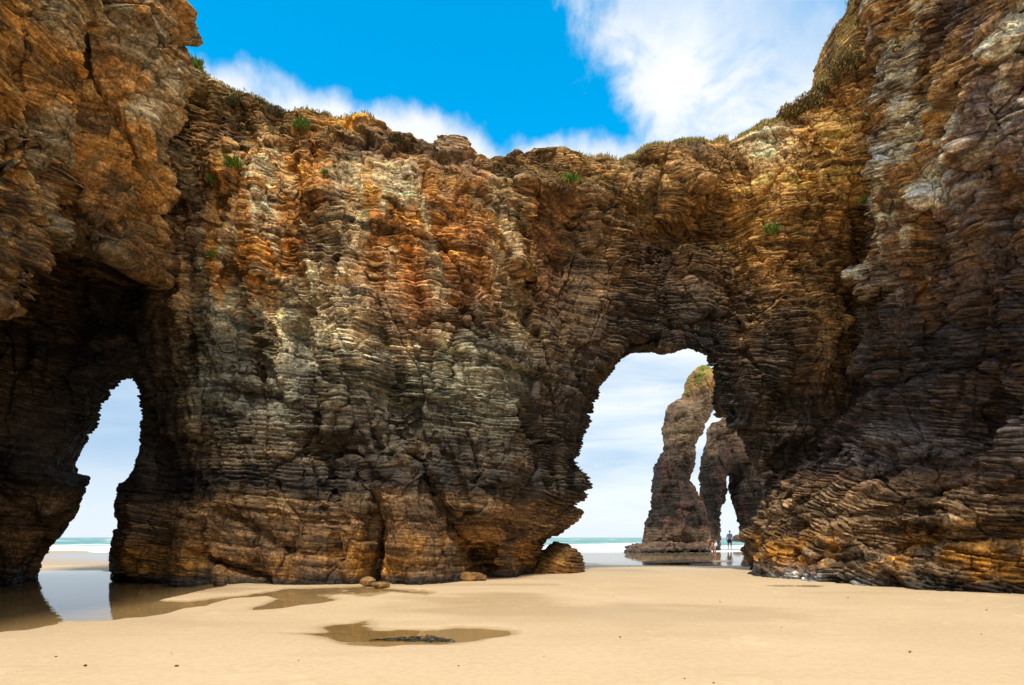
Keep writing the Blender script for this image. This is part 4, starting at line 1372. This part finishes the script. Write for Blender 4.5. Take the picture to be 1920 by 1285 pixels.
def person_standing(loc, rz):
    root = bpy.data.objects.new('person', None); COL.objects.link(root)
    root.location = loc; root.rotation_euler = (0, 0, rz)
    J, B = {}, []
    J['pelvis'] = ((0, 0, .95), (.15, .10)); J['waist'] = ((0, 0, 1.12), (.14, .10)); J['chest'] = ((0, 0, 1.34), (.17, .115)); J['base'] = ((0, 0, 1.49), (.07, .07)); J['neck'] = ((0, -.01, 1.58), .055)
    B += [('pelvis', 'waist'), ('waist', 'chest'), ('chest', 'base'), ('base', 'neck')]
    for s_, nm, fwd in ((1, 'l', .07), (-1, 'r', -.08)):
        J[nm + 'sh'] = ((s_ * .19, 0, 1.43), .065); J[nm + 'el'] = ((s_ * .27, .03, 1.15), .045); J[nm + 'wr'] = ((s_ * .29, -.06, .92), .03)
        B += [('chest', nm + 'sh'), (nm + 'sh', nm + 'el'), (nm + 'el', nm + 'wr')]
        hand(J, B, nm + 'wr', (0, -.1, -1), (0, 1, 0))
        J[nm + 'hip'] = ((s_ * .095, 0, .88), .10); J[nm + 'kn'] = ((s_ * .11, -.03 - fwd, .50), .062); J[nm + 'an'] = ((s_ * .11, -fwd, .09), .042); J[nm + 'to'] = ((s_ * .125, -.17 - fwd, .035), .035)
        B += [('pelvis', nm + 'hip'), (nm + 'hip', nm + 'kn'), (nm + 'kn', nm + 'an'), (nm + 'an', nm + 'to')]
    skin_mesh('body', J, B, SKIN_M, root)
    def cloth(name, keys, bones, grow, mat):
        K = {}
        for k in keys:
            rr = J[k][1]; rr = rr if isinstance(rr, tuple) else (rr, rr)
            K[k] = (J[k][0], (rr[0] + grow, rr[1] + grow))
        return K, bones
    K, b_ = cloth('shirt', ['chest', 'waist', 'pelvis', 'base', 'lsh', 'rsh'], [('chest', 'waist'), ('waist', 'pelvis'), ('chest', 'base'), ('chest', 'lsh'), ('chest', 'rsh')], .025, None)
    for nm, s_ in (('l', 1), ('r', -1)):
        K[nm + 'e2'] = ((s_ * .25, .02, 1.22), .07); b_ += [(nm + 'sh', nm + 'e2')]
    skin_mesh('shirt', K, b_, plain('lilac shirt', (176, 168, 204)), root)
    K, b_ = cloth('shorts', ['pelvis', 'lhip', 'rhip'], [('pelvis', 'lhip'), ('pelvis', 'rhip')], .03, None)
    for nm, s_ in (('l', 1), ('r', -1)):
        a, k = Vector(J[nm + 'hip'][0]), Vector(J[nm + 'kn'][0])
        K[nm + 't'] = (tuple(a.lerp(k, .8)), .095); b_ += [(nm + 'hip', nm + 't')]
    skin_mesh('shorts', K, b_, plain('dark shorts', (58, 54, 66)), root)
    head(root, (0, -.02, 1.70), (0, -1, -.1), (60, 44, 36), SKIN_M)
    return root


def person_bending(loc, rz):
    """bent forward from the hips, one arm reaching to the water; local -X is ahead"""
    root = bpy.data.objects.new('person', None); COL.objects.link(root)
    root.location = loc; root.rotation_euler = (0, 0, rz)
    J, B = {}, []
    J['pelvis'] = ((.10, 0, .82), (.13, .13)); J['waist'] = ((-.03, 0, .93), .12); J['chest'] = ((-.24, 0, 1.00), (.14, .13)); J['base'] = ((-.38, 0, .97), .07); J['neck'] = ((-.45, 0, .93), .052)
    B += [('pelvis', 'waist'), ('waist', 'chest'), ('chest', 'base'), ('base', 'neck')]
    for s_, nm in ((1, 'l'), (-1, 'r')):
        J[nm + 'sh'] = ((-.33, s_ * .16, .97), .055); J[nm + 'el'] = ((-.40, s_ * .20, .71), .04); J[nm + 'wr'] = ((-.46, s_ * .15, .49), .027)
        B += [('chest', nm + 'sh'), (nm + 'sh', nm + 'el'), (nm + 'el', nm + 'wr')]
        hand(J, B, nm + 'wr', (-.15, 0, -1), (1, 0, 0))
        J[nm + 'hip'] = ((.09, s_ * .10, .78), .10); J[nm + 'kn'] = ((-.05 + s_ * .06, s_ * .14, .44), .06); J[nm + 'an'] = ((.08 + s_ * .07, s_ * .14, .08), .04); J[nm + 'to'] = ((-.08 + s_ * .07, s_ * .15, .03), .034)
        B += [('pelvis', nm + 'hip'), (nm + 'hip', nm + 'kn'), (nm + 'kn', nm + 'an'), (nm + 'an', nm + 'to')]
    skin_mesh('body', J, B, SKIN_M, root)
    def grown(keys, g):
        K = {}
        for k in keys:
            rr = J[k][1]; rr = rr if isinstance(rr, tuple) else (rr, rr)
            K[k] = (J[k][0], (rr[0] + g, rr[1] + g))
        return K
    K = grown(['chest', 'waist', 'base', 'lsh', 'rsh'], .025)
    b_ = [('chest', 'waist'), ('chest', 'base'), ('chest', 'lsh'), ('chest', 'rsh')]
    for nm, s_ in (('l', 1), ('r', -1)):
        K[nm + 'e2'] = ((-.37, s_ * .185, .82), .06); b_.append((nm + 'sh', nm + 'e2'))
    skin_mesh('shirt', K, b_, plain('dark green top', (34, 58, 56)), root)
    K = grown(['pelvis', 'lhip', 'rhip', 'waist'], .03)
    b_ = [('pelvis', 'lhip'), ('pelvis', 'rhip'), ('pelvis', 'waist')]
    K['waist'] = ((.02, 0, .89), .14)
    for nm in 'lr':
        a, k = Vector(J[nm + 'hip'][0]), Vector(J[nm + 'kn'][0])
        K[nm + 't'] = (tuple(a.lerp(k, .75)), .095); b_.append((nm + 'hip', nm + 't'))
    skin_mesh('shorts', K, b_, plain('pale blue shorts', (196, 212, 222)), root)
    head(root, (-.55, 0, .88), (-.75, 0, -.65), (168, 84, 48), SKIN_M)
    return root


x1, _, _ = P(1368, 1008, 58.0)
p1 = person_standing((x1, 58.0, -.16), 0.1)
tag(p1, 'person in a lilac shirt and dark shorts standing in shallow water beyond the arch', 'person')
x2, _, _ = P(1339, 1008, 40.0)
p2 = person_bending((x2, 40.0, -.15), .5)
tag(p2, 'person in a dark green top and pale shorts bending down to the water', 'person')
bx_, _, _ = P(1349, 1008, 40.0)
BAG = {'a': ((0, 0, .06), (.10, .07)), 'b': ((.01, 0, .22), (.12, .09)), 'c': ((0, 0, .36), (.08, .06))}
bag = bpy.data.objects.new('shoulder_bag', None); COL.objects.link(bag)
bag.location = (x2 + .20, 39.90, .50)
skin_mesh('bag_body', BAG, [('a', 'b'), ('b', 'c')], plain('black cloth', (34, 36, 44)), bag)
ST = {'a': ((.0, 0, .36), .014), 'b': ((-.16, -.13, .45), .014), 'c': ((-.42, -.10, .52), .014), 'd': ((-.44, .10, .50), .014)}
skin_mesh('strap', ST, [('a', 'b'), ('b', 'c'), ('c', 'd')], plain('black strap', (30, 30, 36)), bag)
tag(bag, 'black bag hanging at the hip of the bending person', 'bag')
